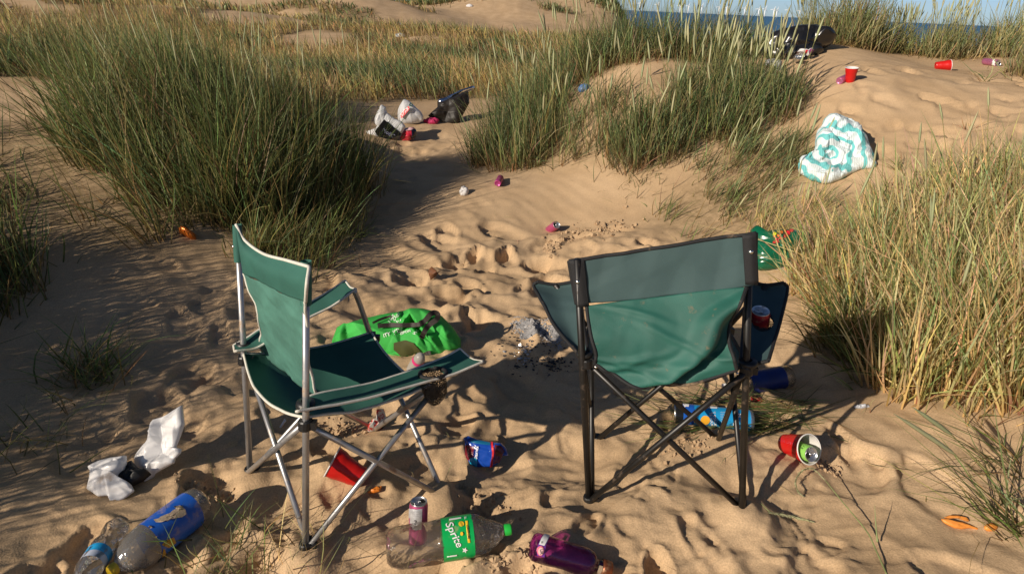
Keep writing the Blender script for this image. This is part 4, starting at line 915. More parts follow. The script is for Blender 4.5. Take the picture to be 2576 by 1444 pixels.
# ---- cans, cups, bottles
def can(label, base, axis, r, H, body_mat, group='drink cans', spin=0.0, opened=True, band=None, top=None, dent=None):
    axis = nrm(axis); root = thing('drink_can', label, 'drink can', base.tolist(), group)
    lathe('can_body', [(.001, .004), (.72 * r, .003), (.80 * r, 0), (.90 * r, .003), (r, .011), (r, H * .3), (r, H * .6), (r, H - .013), (.90 * r, H - .004)], base, axis, body_mat, root, 32, spin, dent)
    lid = lathe('can_lid', [(.90 * r, H - .004), (.91 * r, H - .001), (.89 * r, H), (.85 * r, H - .001), (.83 * r, H - .0045), (.001, H - .0045)], base, axis, ALU, root, 32, spin)
    x, y, d = frame_of(axis); u = x * cos(spin) + y * sin(spin); w = np.cross(d, u); c = base + d * (H - .0045)
    if opened:
        v = [c + d * .0007 + u * (.42 * r)] + [c + d * .0007 + u * (.42 * r + .30 * r * cos(t)) + w * .36 * r * sin(t) for t in np.linspace(0, 2 * pi, 19)[:-1]]
        mesh_obj('hole_shade', v, [[0, 1 + i, 1 + (i + 1) % 18] for i in range(18)], HOLESHADE, lid)  # flat black disc on the lid, the hole's shade put into its colour
    mb = MB(); ring = [c + d * .0022 - u * (.20 * r) + u * .36 * r * cos(t) + w * .22 * r * sin(t) for t in np.linspace(0, 2 * pi, 17)[:-1]]
    mb.add(*tube_vf(ring, .0011, 6, False, True)); mb.add(*box_vf(c + d * .0018 + u * .08 * r, [u, w, d], (.16 * r, .20 * r, .0007))); mb.add(*lathe_vf([(.0001, .002), (.08 * r, .0018), (.1 * r, 0)], c + d * .001, d, 10))
    mb.build('ring_pull', ALU, lid)
    return root
def cup(label, base, axis, H=.118, r0=.031, r1=.0475, group='red party cups', dent=None, deep=.002):
    axis = nrm(axis); root = thing('party_cup', label, 'plastic cup', base.tolist(), group); ln = lambda h: r0 + (r1 - r0) * h / H
    pr = [(.001, .003), (r0 * .85, .003), (r0 * .95, 0), (r0, .002)]
    for i, h in enumerate(np.linspace(.01, H - .004, 12)): pr.append((ln(h) + (.0012 if i in (3, 8, 9) else 0), h))
    lathe('cup_wall', pr, base, axis, RED, root, 36, 0, dent)
    lathe('cup_lining', [(ln(h) - .0012, h) for h in np.linspace(H - .002, .006, 8)] + [(.001, .006)], base, axis, WHITE, root, 36, 0, dent)
    x, y, d = frame_of(axis); c = base + d * (H - .001); v = [c + (r1 + .0008) * (x * cos(t) + y * sin(t)) for t in np.linspace(0, 2 * pi, 41)[:-1]]
    if dent is not None: v = [dent(p, r1, H, 0, nrm(p - c)) for p in v]
    tube('cup_rim', v, .0022, WHITE, root, 8, True)
    return root
def lying(px0, px1, r0, r1=None):
    a = at_g(*px0, lift=r0); b = at_g(*px1, lift=r0 if r1 is None else r1); return a, b, nrm(b - a), np.linalg.norm(b - a)
# ------------------------------------------------------------------ litter: the things themselves
def canmat(name, c1, c2=None, metal=.55):
    m = mat(name, c1, .32, metal, mott=.12, mscale=25, dirt=.12, dscale=22); return m
PINKCAN = canmat('pink_can_print', (.55, .10, .24)); REDCAN = canmat('dark_red_can_print', (.28, .015, .03)); LIMECAN = canmat('lime_can_print', (.28, .60, .12), metal=.2); PURPCAN = canmat('magenta_can_print', (.42, .05, .20), metal=.3); MAUVE = canmat('mauve_can_print', (.45, .14, .26), metal=.4); SILVERP = mat('silver_print', (.55, .55, .56), .4, .5, mott=.2, mscale=90)

# pink can standing in front of the pale chair
b = at_z(1051, 1346, 0.0); b[2] = gz(b[0], b[1]) - .004
t = reach(b, 1055, 1252, .134, True); t = (t + b + V(0, 0, .134)) / 2
pc = can('slim pink can standing upright behind the clear bottle', b, t - b, .0265, .134, PINKCAN, spin=2.2)
for o in [c for c in pc.children if c.name.startswith('can_body')]:
    decal('silver_panel', [(1030, 1278), (1047, 1281), (1062, 1279), (1060, 1330), (1045, 1333), (1028, 1326)], o, SILVERP, k=5)
    for i, y in enumerate((1286, 1291, 1296)): text_on('- - - - - -', o, 1046, y, 5, 0, INKDARK, lift=.002)
    text_on('2', o, 1045, 1313, 15, -8, INKDARK, .02, lift=.002)

# magenta can on the slope, tilted can by the clods, mauve cans up the slope
a, b_, d, L = lying((1252, 462), (1272, 425), .027); can('magenta can lying on the sunlit slope by drooping grass', a, d, .0265, max(.134, min(L, .165)), PURPCAN, spin=1, opened=False)
base = at_g(1380, 576) - V(0, 0, .012); tp = reach(base, 1400, 566, .115, True); can('pink can half buried beside the crumbly sand clods', base, tp - base, .0285, .118, PINKCAN, spin=2.6)
a, b_, d, L = lying((2476, 155), (2512, 160), .029); c_ = can('mauve can with white band lying high on the right slope', a, d, .031, L, MAUVE)
o = [q for q in c_.children if q.name.startswith('can_body')][0]; decal('white_band', [(2496, 147), (2504, 149), (2503, 166), (2495, 164)], o, INKWHITE, k=5)
a, b_, d, L = lying((2111, 205), (2142, 190), .028); can('mauve can lying behind the upright red cup', a, d, .029, L, MAUVE, opened=False)

# can sitting in the dark chair's cup holder
tp = CAN_TOP + V(0, 0, .0); ax = nrm(V(-.10, -.22, 1)); can('dark red can sitting in the dark chair arm cup holder', tp - ax * .118, ax, .030, .118, REDCAN, spin=1.1, opened=False)

# cups
b0 = at_g(916, 1212) + V(0, 0, .014); r1_ = reach(b0, 843, 1164, .112, False); mid_ = reach(b0, 843, 1164, .112, True)
cup('red cup with a dented side under the pale chair', b0, r1_ * .5 + mid_ * .5 - b0, .115, dent=lambda p, r, h, a, u: p - u * .012 * np.exp(-((h - .045) / .03) ** 2) * max(0, u[0] * .6 + u[1] * .8) ** 2)
b0 = at_g(1974, 1115, .030); rt = reach(b0, 2036, 1130, .118, True); ax = nrm(rt - b0)
cup('red cup lying with a green can inside it', b0, ax, .118)
cb = b0 + ax * .022 + V(0, 0, -.004); tp = reach(cb, 2042, 1143, .116, True)
gc = can('lime green can stuck inside the lying red cup', cb, tp - cb, .0262, .116, LIMECAN, spin=3.4)
o = [q for q in gc.children if q.name.startswith('can_body')][0]
for i, ch in enumerate('C AT EI UND'):
    a_ = radians(205 - i * 12); text_on(ch, o, 2042 + 29 * cos(a_), 1143 - 29 * sin(a_) + 1, 7, degrees(a_) - 90, INKDARK)
b0 = at_g(2138, 206) - V(0, 0, .006); cup('red cup standing upright on the bare sand', b0, V(-.06, -.10, 1), .118)
b0 = at_g(2353, 166, .026); cup('red cup lying on its side below the skyline grass', b0, V(1, -.30, .10), .118)

# big clear bottle with the green label
a, b_, d, L = lying((972, 1380), (1287, 1330), .054, .05); s = L / .345
pr = [(.001, .012), (.022, .004), (.036, .0), (.047, .010), (.0535, .035), (.055, .07), (.053, .095), (.0485, .115), (.051, .135), (.0545, .150), (.0545, .235), (.052, .250), (.044, .275), (.031, .300), (.019, .318), (.0135, .324)]
pr = [(r, h * s) for r, h in pr]
def bdent(p, r, h, a_, u):
    k = .006 * sin(3 * a_ + 40 * h) * (1 if h < .14 * s else .3) * min(1, r / .04)
    if h < .03: k += .008 * abs(cos(2.5 * a_)) - .006
    return p + u * k * .5 + V(0, 0, -.010) * np.exp(-((h - .285 * s) / .02) ** 2)
sp = thing('plastic_bottle', 'large clear bottle with a green label lying in the foreground', 'plastic bottle', a.tolist())
lathe('bottle_wall', pr, a, d, CLEAR, sp, 44, 0, bdent)
LBL = mat('green_label', (.0, .36, .075), .42, dirt=.10, dscale=26, bump=.2, bscale=90)
lb = lathe('label', [(.0553, .150 * s), (.0556, .170 * s), (.0556, .215 * s), (.0553, .235 * s)], a, d, LBL, sp, 44)
cp = lathe('cap', [(.0145, .322 * s), (.0155, .324 * s), (.0155, .340 * s), (.0148, .344 * s), (.001, .345 * s)], a, d, mat('green_cap', (.02, .42, .05), .35), sp, 30)
Z3 = (959.2, 1227.6, .1496)
text_on('Sprite', lb, *zpx(*Z3, [(1222, 775)])[0], 27, -63, INKWHITE, .012, .15, 1.05)
decal('yellow_panel', zpx(*Z3, [(1412, 552), (1452, 550), (1496, 910), (1456, 914)]), lb, INKYEL, .0014, 3)
text_on('LEMON-LIME', lb, *zpx(*Z3, [(1455, 735)])[0], 6, -84, INKDARK, .02, lift=.0022)
th_ = np.linspace(0, 2 * pi, 15)[:-1]
decal('yellow_spot', zpx(*Z3, [(1346 + 48 * cos(q), 602 + 44 * sin(q)) for q in th_]), lb, INKYEL, .0014, 2); text_on('CLEAR', lb, *zpx(*Z3, [(1346, 604)])[0], 5, -70, INKDARK, lift=.0022)
decal('yellow_spot', zpx(*Z3, [(1352 + 25 * cos(q), 765 + 32 * sin(q)) for q in th_]), lb, INKYEL, .0022, 2)
decal('white_panel', zpx(*Z3, [(1140, 520), (1340, 490), (1345, 512), (1142, 548)]), lb, INKWHITE, .0014, 2); text_on('2L', lb, *zpx(*Z3, [(1412, 502)])[0], 7, -80, INKWHITE, .02)
decal('white_star', zpx(*Z3, [(1405 + (52 if i % 2 == 0 else 24) * cos(i * pi / 5), 1035 + (52 if i % 2 == 0 else 24) * sin(i * pi / 5)) for i in range(10)]), lb, INKWHITE, .0014, 2)
decal('white_panel', zpx(*Z3, [(1050, 1140), (1270, 1110), (1272, 1130), (1052, 1168)]), lb, INKWHITE, .0014, 2)

# purple glass bottle
a, b_, d, L = lying((1340, 1368), (1537, 1428), .036, .030); s = L / .245
pb = thing('glass_bottle', 'purple glass bottle lying half sunk in the sand', 'glass bottle', a.tolist())
pr = [(.001, .012), (.020, .008), (.030, .0), (.0355, .006), (.037, .018), (.037, .165), (.0345, .180), (.026, .192), (.0195, .198), (.0185, .205), (.0175, .222)]
a = a - V(0, 0, .006); lathe('bottle_wall', [(r, h * s) for r, h in pr], a, d, PURPLE, pb, 44)
lathe('bottle_inside', [(r - .004 if r > .006 else r, h * s + .003) for r, h in pr], a, d, PURPLE, pb, 36)
lathe('stopper_ring', [(.0178, .214 * s), (.0215, .216 * s), (.0222, .224 * s), (.0215, .243 * s), (.0185, .245 * s), (.0165, .243 * s), (.0150, .232 * s), (.001, .231 * s)], a, d, mat('copper_stopper', (.22, .07, .03), .3, .6, dirt=.3, dscale=40), pb, 30)
lathe('sandy_neck', [(.0196, .199 * s), (.0192, .206 * s), (.0186, .213 * s)], a, d, mat('sand_crust', (.40, .30, .20), .95, bump=.6, bscale=300), pb, 24, arc=(2.3, 4.6))
w_ = [o for o in pb.children if o.name.startswith('bottle_wall')][0]; ZP = (1314.8, 1314.8, .1198)
PLAB = mat('violet_label', (.16, .04, .30), .4)
decal('label', zpx(*ZP, [(430, 250), (580, 265), (545, 340), (490, 470), (460, 600), (460, 720), (375, 690), (300, 680), (300, 560), (330, 450), (380, 330)]), w_, PLAB, .001, 5)
decal('white_panel', zpx(*ZP, [(455, 238), (572, 270), (510, 380), (450, 482), (338, 450), (390, 330)]), w_, INKWHITE, .0022, 4)
PINKP = mat('pink_print', (.75, .16, .26), .45)
decal('pink_ring', zpx(*ZP, [(372 + 74 * cos(q), 580 + 100 * sin(q)) for q in th_]), w_, PINKP, .0022, 3); decal('pale_spot', zpx(*ZP, [(376 + 54 * cos(q), 588 + 78 * sin(q)) for q in th_]), w_, mat('pale_pink_print', (.80, .50, .48), .45), .0030, 3)
text_on('UK', w_, *zpx(*ZP, [(388, 600)])[0], 9, -85, INKDARK, .02, lift=.0038); text_on('SK', w_, *zpx(*ZP, [(398, 415)])[0], 5, -75, INKDARK, .02, lift=.0034)

# big bottle with the blue label, small bottle beside it
Z2 = (187.8, 1194.0, .1729)
def px2(p): return zpx(*Z2, [p])[0]
a, b_, d, L = lying(px2((1835, 400)), px2((520, 1405)), .052, .046); s = L / .335
bb = thing('plastic_bottle', 'big cloudy bottle with a torn blue label and yellow cap', 'plastic bottle', a.tolist())
pr = [(.001, .006), (.030, .002), (.045, .0), (.053, .012), (.054, .04), (.054, .195), (.054, .225), (.050, .255), (.038, .285), (.024, .303), (.0145, .312), (.0135, .318)]
CLOUDY = film('cloudy_pet_plastic', (.94, .94, .92), .24, (.80, .78, .74), .10, .5, 40)
lathe('bottle_wall', [(r, h * s) for r, h in pr], a, d, CLOUDY, bb, 44)
BLUEL = mat('blue_label', (.012, .095, .46), .38, dirt=.36, dscale=13, bump=.35, bscale=60)
lb2 = lathe('label', [(.0548, .042 * s), (.0551, .07 * s), (.0551, .17 * s), (.0548, .205 * s)], a, d, BLUEL, bb, 44)
lathe('cap', [(.015, .316 * s), (.0165, .318 * s), (.0165, .334 * s), (.015, .338 * s), (.001, .339 * s)], a, d, mat('yellow_cap', (.62, .42, .02), .4), bb, 28)
OCHRE = mat('ochre_print', (.42, .24, .02), .5)
decal('ochre_panel', zpx(*Z2, [(1330, 950), (1440, 905), (1475, 985), (1370, 1060), (1260, 1015)]), lb2, OCHRE, .0014, 3); decal('ochre_panel', zpx(*Z2, [(1035, 835), (1210, 880), (1185, 920), (1020, 870)]), lb2, OCHRE, .0014, 3); decal('ochre_panel', zpx(*Z2, [(1250, 1085), (1310, 1075), (1330, 1150), (1260, 1200)]), lb2, OCHRE, .0014, 3)
for i in range(3): text_on('- - - - -', lb2, *px2((1372 + 12 * i, 955 + 26 * i)), 5, 20, INKDARK, .02, lift=.0022)
CRUST = mat('dried_sand_crust', (.42, .32, .22), .95, bump=.7, bscale=260)
for i, pts_ in enumerate(([(1150, 660), (1260, 610), (1390, 560), (1480, 500), (1590, 480), (1600, 560), (1560, 620), (1440, 640), (1330, 670), (1230, 700)], [(1430, 470), (1530, 440), (1580, 470), (1500, 500)], [(1060, 760), (1120, 745), (1110, 770)])):
    v_, f_ = poly_fill(pts_, 5); v_ = v_ + 9 * np.random.RandomState(70 + i).normal(size=v_.shape); drape('sand_crust', zpx(*Z2, v_.tolist()), f_, lb2, CRUST, .0016)
a, b_, d, L = lying(px2((640, 745)), px2((170, 1420)), .032); s = 1
sb = thing('plastic_bottle', 'small crumpled clear bottle with a light blue label', 'plastic bottle', a.tolist())
pr = [(.001, .006), (.020, .002), (.028, .0), (.0325, .010)] + [(.0325 - .0035 * (i % 2) - (.004 if 3 < i < 6 else 0), .02 + .0085 * i) for i in range(11)] + [(.0325, .118), (.0325, .165), (.027, .185), (.0145, .203), (.0125, .215)]
lathe('bottle_wall', pr, a, d, CLEAR, sb, 36, 0, lambda p, r, h, q, u: p + u * .0015 * sin(5 * q + h * 90))
lb3 = lathe('label', [(.0331, .105), (.0331, .152)], a, d, mat('pale_label', (.50, .55, .66), .4), sb, 36)
lathe('label_band', [(.0336, .106), (.0336, .131)], a, d, mat('light_blue_print', (.02, .36, .72), .35, mott=.3, mscale=40), lb3, 36)
lathe('cap', [(.0135, .211), (.0145, .213), (.0145, .226), (.001, .228)], a, d, WHITE, sb, 24)

# blue bottle behind the dark chair, snack tube in the grass
a, b_, d, L = lying((1990, 945), (1815, 975), .044, .040); s = L / .30
b2 = thing('plastic_bottle', 'large bottle with blue label coloured as in shade lying behind the dark chair', 'plastic bottle', a.tolist())
lathe('bottle_wall', [(.001, .004), (.036, .0), (.044, .012), (.045, .03), (.045, .21), (.040, .24), (.024, .272), (.0135, .285), (.0135, .295)], a, d, CLEAR, b2, 36, 0)
lb4 = lathe('label', [(.0457, .04), (.0459, .10), (.0457, .195)], a, d, mat('shaded_blue_label', (.004, .020, .13), .4, mott=.2, mscale=30), b2, 36)  # label blue darkened: the chair's shade is put into its colour
lathe('cap', [(.014, .288), (.0155, .29), (.0155, .305), (.001, .308)], a, d, WHITE, b2, 24)
a, b_, d, L = lying((1692, 1038), (1890, 1058), .038)
tb = thing('snack_tube', 'blue cardboard snack tube lying in flattened grass under the dark chair', 'snack tube', a.tolist())
TUBEM = mat('cyan_tube_print', (.015, .30, .62), .24, .15, mott=.06)
body = lathe('tube_wall', [(.0375, .012), (.0375, L * .5), (.0375, L - .006)], a, d, TUBEM, tb, 44)
lathe('black_end', [(.0379, .006), (.0379, .034)], a, d, mat('black_tube_print', (.012, .012, .012), .25), body, 44)
lathe('metal_end', [(.001, .004), (.034, .004), (.0375, 0), (.039, .002), (.039, .007)], a, d, CHROME, tb, 40)
lathe('blue_band', [(.0378, .0345), (.0378, .075)], a, d, mat('royal_blue_print', (.012, .09, .42), .25), body, 44)
lathe('plastic_lid', [(.0392, L - .012), (.0395, L), (.037, L + .003), (.001, L + .003)], a, d, film('clear_lid', (.9, .92, .95), .2, (.7, .75, .8)), tb, 40)
ZT = (1643.4, 892.1, .1486)
zt = lambda x, y: zpx(*ZT, [(x, y)])[0]
text_on('BIG', body, *zt(372, 1060), 11, -88, INKYEL, .03, lift=.0022); text_on('A F', body, *zt(375, 925), 9, -88, INKYEL, .03, lift=.0022)
decal('golden_crisp', zpx(*ZT, [(880 + 80 * cos(q), 1105 + 75 * sin(q)) for q in th_]), body, mat('crisp_print', (.72, .36, .03), .3), .0012, 3)
text_on('TE YOUR', body, *zt(980, 1095), 8.5, -83, INKWHITE, .02); text_on('T STACK', body, *zt(1035, 1085), 9, -83, INKWHITE, .02)
text_on('8', body, *zt(1455, 1030), 22, -90, INKWHITE, .01); text_on('SCR', body, *zt(685, 1080), 10, -62, INKYEL, .03, lift=.0018)
for q in range(6): text_on('- - - - - - -', body, *zt(1150 + 17 * q, 1060), 7, -86, INKWHITE)
decal('white_arrow', zpx(*ZT, [(500, 845), (530, 825), (545, 838), (605, 845), (600, 885), (545, 880), (535, 895)]), body, INKWHITE, .0018, 2); decal('white_panel', zpx(*ZT, [(800, 870), (1085, 885), (1080, 915), (795, 898)]), body, INKWHITE, .0014, 2)
decal('white_panel', zpx(*ZT, [(1350, 1150), (1425, 1155), (1425, 1215), (1350, 1210)]), body, INKWHITE, .0014, 2)

# lime bag with dark straps
ZB = (825.0, 758.0, .16262); p0 = at_g(1000, 885) + V(0, .10, .06)
LIME = mat('lime_nylon', (.060, .48, .085), .66, transl=.20, mott=.10, mscale=20, bump=.35, bscale=160, spec=.25)
lime = thing('shopping_bag', 'lime green nylon shopping bag slumped in front of the pale chair', 'bag', at_g(1000, 885).tolist())
out = zpx(*ZB, [(60, 640), (130, 430), (220, 440), (530, 300), (800, 220), (1000, 180), (1240, 150), (1550, 165), (1700, 205), (1800, 270), (1930, 400), (2050, 580), (2050, 720), (1900, 810), (1750, 890), (1690, 925), (1550, 885), (1430, 870), (1270, 940), (1000, 960), (600, 900), (200, 780)])
lb_ = pillow('bag_body', LIME, out, p0, (-.05, -.70, .70), .13, .03, .030, 5.0, 51, lime, 46, 280, dip=.15, big=(.12, .060), small=(.050, .024), aniso=.75, turn=.6)
decal('bag_shade_patch', zpx(*ZB, [(1020, 640), (1200, 600), (1330, 640), (1420, 740), (1470, 850), (1420, 880), (1280, 890), (1120, 830), (1020, 740)]), lb_, mat('bag_inside_shade', (.055, .060, .012), .8), .004, 8)  # dark patch laid on the outside, coloured as the shaded inside
STRAP = mat('dark_brown_webbing', (.022, .014, .010), .6, bump=.5, bscale=700)
def strip(name, pts, w, target, m, lift, parent_bv=None):
    c = cr(np.array(pts, float), 14 * len(pts)); t = np.gradient(c, axis=0); n_ = np.c_[-t[:, 1], t[:, 0]]; n_ /= np.linalg.norm(n_, axis=1, keepdims=True) + 1e-9
    k = len(c); P = np.concatenate([c - n_ * w / 2, c, c + n_ * w / 2]); f = []
    for i in range(k - 1): f += [[i, i + 1, k + i + 1, k + i], [k + i, k + i + 1, 2 * k + i + 1, 2 * k + i]]
    t_ = over(P, target, k); Q = np.array([CAM + ray(x, y) * (d_ - lift) for (x, y), d_ in zip(P, t_)])
    return mesh_obj(name, Q, f, m, target)
strip('strap', zpx(*ZB, [(690, 335), (820, 275), (980, 225)]), 6, lb_, STRAP, .012)
strip('strap', zpx(*ZB, [(770, 385), (960, 365), (1200, 368), (1380, 360), (1480, 335)]), 11, lb_, STRAP, .012)
strip('strap', zpx(*ZB, [(1420, 345), (1500, 300), (1570, 215), (1640, 175), (1700, 205), (1680, 280), (1600, 340), (1520, 420), (1470, 520), (1440, 570)]), 13, lb_, STRAP, .020)
strip('strap', zpx(*ZB, [(1490, 830), (1550, 800), (1590, 790)]), 11, lb_, STRAP, .006)
for s_, x, y, z_, an in (('S BAG', 985, 272, 9, 52), ('CASS', 1060, 235, 9, 48), ('CY', 1040, 295, 8, 45), ('010', 1100, 305, 9, 30), ('VIDE', 1080, 460, 13, 22), ('ITY', 910, 520, 12, 15), ('ESPON', 1200, 480, 9, 18), ('WE', 1360, 480, 10, 50)):
    text_on(s_, lb_, *zpx(*ZB, [(x, y)])[0], z_, an, INKWHITE, .01, lift=.003)
# bottle poking out of the lime bag
a = at_g(1046, 935) + V(0, .0, .03); tp = reach(a, 1060, 893, .085, True)
nb = thing('plastic_bottle', 'cloudy bottle with a pink band beside the lime bag', 'plastic bottle', a.tolist())
lathe('bottle_wall', [(.028, -.09), (.0285, .0), (.026, .035), (.022, .06), (.018, .075), (.010, .083), (.001, .085)], a, tp - a, mat('cloudy_bottle_wall', (.46, .44, .40), .3, transl=.35, dirt=.12), nb, 28)
lathe('pink_band', [(.0266, .036), (.0242, .052)], a, tp - a, mat('pink_band', (.55, .03, .16), .4), nb, 28)

# dark green carrier bag with a flower of leaves printed on it
ZG = (1865.0, 550.0, .11148); p0 = at_g(1965, 690) + V(0, .12, .08)
GREENF = mat('dark_green_film', (.004, .115, .055), .22, transl=.12, bump=.4, bscale=50, coat=.2)
gb = thing('carrier_bag', 'dark green glossy carrier bag with a coloured petal print in dry grass', 'carrier bag', at_g(1965, 690).tolist())
out = zpx(*ZG, [(200, 260), (300, 170), (420, 250), (530, 310), (620, 290), (700, 268), (1150, 255), (1500, 330), (1600, 420), (1560, 590), (1480, 700), (1290, 830), (1130, 1010), (980, 1090), (800, 1150), (600, 1170), (400, 1170), (300, 1100), (250, 800), (200, 500)])
gbb = pillow('bag_body', GREENF, out, p0, (-.15, -.75, .65), .08, .05, .022, 7, 61, gb, 22, 110, big=(.10, .020), small=(.035, .006))
decal('white_base', zpx(*ZG, [(560, 1150), (800, 1130), (980, 1070), (1130, 985), (1160, 1010), (1060, 1120), (900, 1160), (740, 1240), (620, 1240)]), gbb, BAGWHITE, .004, 3)
def petal(x, y, r, ang): return zpx(*ZG, [(x + r * (1 if i % 8 else 1.25) * cos(i * pi / 4 + ang), y + r * .85 * sin(i * pi / 4 + ang)) for i in range(8)])
ORA = mat('orange_print', (.62, .16, .02), .35); PYEL = mat('lime_yellow_print', (.55, .55, .02), .35)
for i, (x, y, r, m_) in enumerate([(745, 352, 46, PYEL), (825, 310, 32, PYEL), (900, 322, 44, ORA), (985, 290, 34, ORA), (835, 388, 36, ORA), (745, 410, 26, ORA), (1050, 318, 44, INKRED), (1130, 275, 46, INKRED), (985, 392, 48, INKRED), (895, 445, 46, INKRED), (800, 475, 46, INKRED), (1065, 350, 36, INKRED), (835, 520, 30, INKRED), (740, 535, 36, INKRED)]):
    decal('printed_petal', petal(x, y, r, i * .7), gbb, m_, .004, 4)

# towel
TW = bpy.data.materials.new('towel_terry'); TW.use_nodes = True; nt = TW.node_tree; nd = nt.nodes; lk = nt.links; b = nd['Principled BSDF']; b.inputs['Roughness'].default_value = .95; b.inputs['Specular IOR Level'].default_value = .1
tc = nd.new('ShaderNodeTexCoord'); mp = nd.new('ShaderNodeMapping'); mp.inputs['Location'].default_value = (.06, .05, -.16); lk.new(tc.outputs['Object'], mp.inputs[0])
wv = nd.new('ShaderNodeTexWave'); wv.wave_type = 'RINGS'; wv.rings_direction = 'SPHERICAL'; wv.inputs['Scale'].default_value = 3.4; wv.inputs['Distortion'].default_value = 11; wv.inputs['Detail'].default_value = 2; wv.inputs['Detail Scale'].default_value = 1.4; lk.new(mp.outputs[0], wv.inputs['Vector'])
cr_ = nd.new('ShaderNodeValToRGB'); e = cr_.color_ramp.elements; e[0].position = .68; e[0].color = (.62, .70, .71, 1); e[1].position = .78; e[1].color = (.16, .50, .51, 1); lk.new(wv.outputs['Fac'], cr_.inputs[0]); lk.new(cr_.outputs[0], b.inputs['Base Color'])
n_ = nd.new('ShaderNodeTexNoise'); n_.inputs['Scale'].default_value = 170; lk.new(tc.outputs['Object'], n_.inputs['Vector']); w2 = nd.new('ShaderNodeTexWave'); w2.inputs['Scale'].default_value = 26; w2.inputs['Distortion'].default_value = 3; lk.new(tc.outputs['Object'], w2.inputs['Vector'])
ad = nd.new('ShaderNodeMath'); lk.new(n_.outputs[0], ad.inputs[0]); lk.new(w2.outputs['Fac'], ad.inputs[1]); bp = nd.new('ShaderNodeBump'); bp.inputs['Strength'].default_value = .7; bp.inputs['Distance'].default_value = .0022; lk.new(ad.outputs[0], bp.inputs['Height']); lk.new(bp.outputs[0], b.inputs['Normal'])
ZW = (1999.0, 281.7, .1301); p0 = at_g(2110, 462) + V(0, .14, .11)
out = zpx(*ZW, [(640, 90), (750, 65), (900, 110), (1080, 180), (1220, 280), (1340, 450), (1410, 600), (1480, 750), (1560, 880), (1580, 1040), (1560, 1100), (1290, 1090), (1100, 1180), (900, 1300), (700, 1380), (540, 1390), (430, 1310), (300, 1280), (180, 1210), (80, 1150), (70, 1000), (100, 900), (230, 920), (270, 860), (350, 800), (390, 700), (400, 500), (430, 380), (520, 280), (540, 200)])
tag(pillow('towel', TW, out, p0, (-.12, -.62, .78), .08, .07, .075, 3.4, 75, None, 44, 240, dip=.30, big=(.10, .044), small=(.04, .016), aniso=1.5, turn=.9), 'crumpled white and teal striped towel dumped on the sand slope', 'towel')

# black bin bag with cans and card in front
ZK = (1777.6, 53.7, .14865); p0 = at_g(2010, 152) + V(0, .12, .02)
BINB = mat('black_bin_film', (.010, .010, .011), .26, bump=.5, bscale=26, coat=.15)
out = zpx(*ZK, [(980, 310), (1100, 210), (1300, 150), (1480, 100), (1700, 80), (1850, 85), (1980, 140), (2100, 180), (2190, 280), (2130, 370), (2090, 410), (1950, 450), (1960, 560), (1840, 640), (1700, 660), (1500, 690), (1350, 700), (1250, 680), (1100, 680), (1000, 600), (900, 500)])
tag(pillow('bin_bag', BINB, out, p0, (-.1, -.9, .4), .17, .18, .055, 4.2, 82, None, 28, 130, big=(.17, .055), small=(.07, .012), aniso=1.4, turn=.4), 'black plastic bin bag slumped at the foot of the skyline grass', 'bin bag')
zk = lambda x, y: zpx(*ZK, [(x, y)])[0]
for lab, (x0, y0), (x1, y1), m_ in (('crushed silver can spilling out below the bin bag', (1490, 640), (1560, 600), ALU), ('brown and silver can end on under the bin bag', (1540, 545), (1612, 570), canmat('brown_can_print', (.16, .07, .04)))):
    a = at_g(*zk(x0, y0), lift=.04) + V(0, -.03, 0); tp = reach(a, *zk(x1, y1), .11, True); can(lab, a, tp - a, .031, .115, m_, spin=1.5, opened=False)
p0 = at_g(*zk(1640, 640)) + V(0, -.08, .06)
cb_ = pillow('drinks_carton', mat('white_card', (.62, .60, .58), .6), zpx(*ZK, [(1535, 520), (1580, 468), (1690, 478), (1720, 495), (1765, 460), (1815, 492), (1760, 560), (1715, 600), (1690, 545), (1640, 540)]), p0, (0, -.9, .4), .03, .03, .02, 9, 91, None, 8, 40)
tag(cb_, 'torn white and red card carton in front of the bin bag', 'carton')
decal('red_panel', zpx(*ZK, [(1675, 490), (1718, 500), (1700, 540), (1645, 545)]), cb_, INKRED, .004, 2); decal('purple_panel', zpx(*ZK, [(1725, 500), (1765, 465), (1812, 492), (1760, 558), (1730, 560)]), cb_, mat('plum_print', (.20, .03, .14), .5), .004, 2)
# things half hidden in the grass of the middle mound
p0 = at_y(1848, 125, 7.2); tag(pillow('cloth', mat('turquoise_cloth', (.03, .48, .52), .8, transl=.2), [(1836, 113), (1848, 106), (1862, 107), (1866, 124), (1860, 142), (1840, 150), (1822, 146), (1826, 128)], p0, (0, -1, .2), .05, .04, .03, 8, 93, None, 8, 40, clamp=False), 'turquoise cloth caught in the grass left of the bin bag', 'cloth')
p0 = at_y(1955, 170, 6.2); tag(pillow('carrier_bag', BAGWHITE, [(1925, 152), (1940, 148), (1962, 150), (1968, 172), (1966, 194), (1960, 200), (1952, 176), (1940, 172), (1926, 166)], p0, (0, -1, .2), .05, .04, .03, 9, 95, None, 8, 44, clamp=False), 'shredded white bag tangled in grass below the bin bag', 'carrier bag')

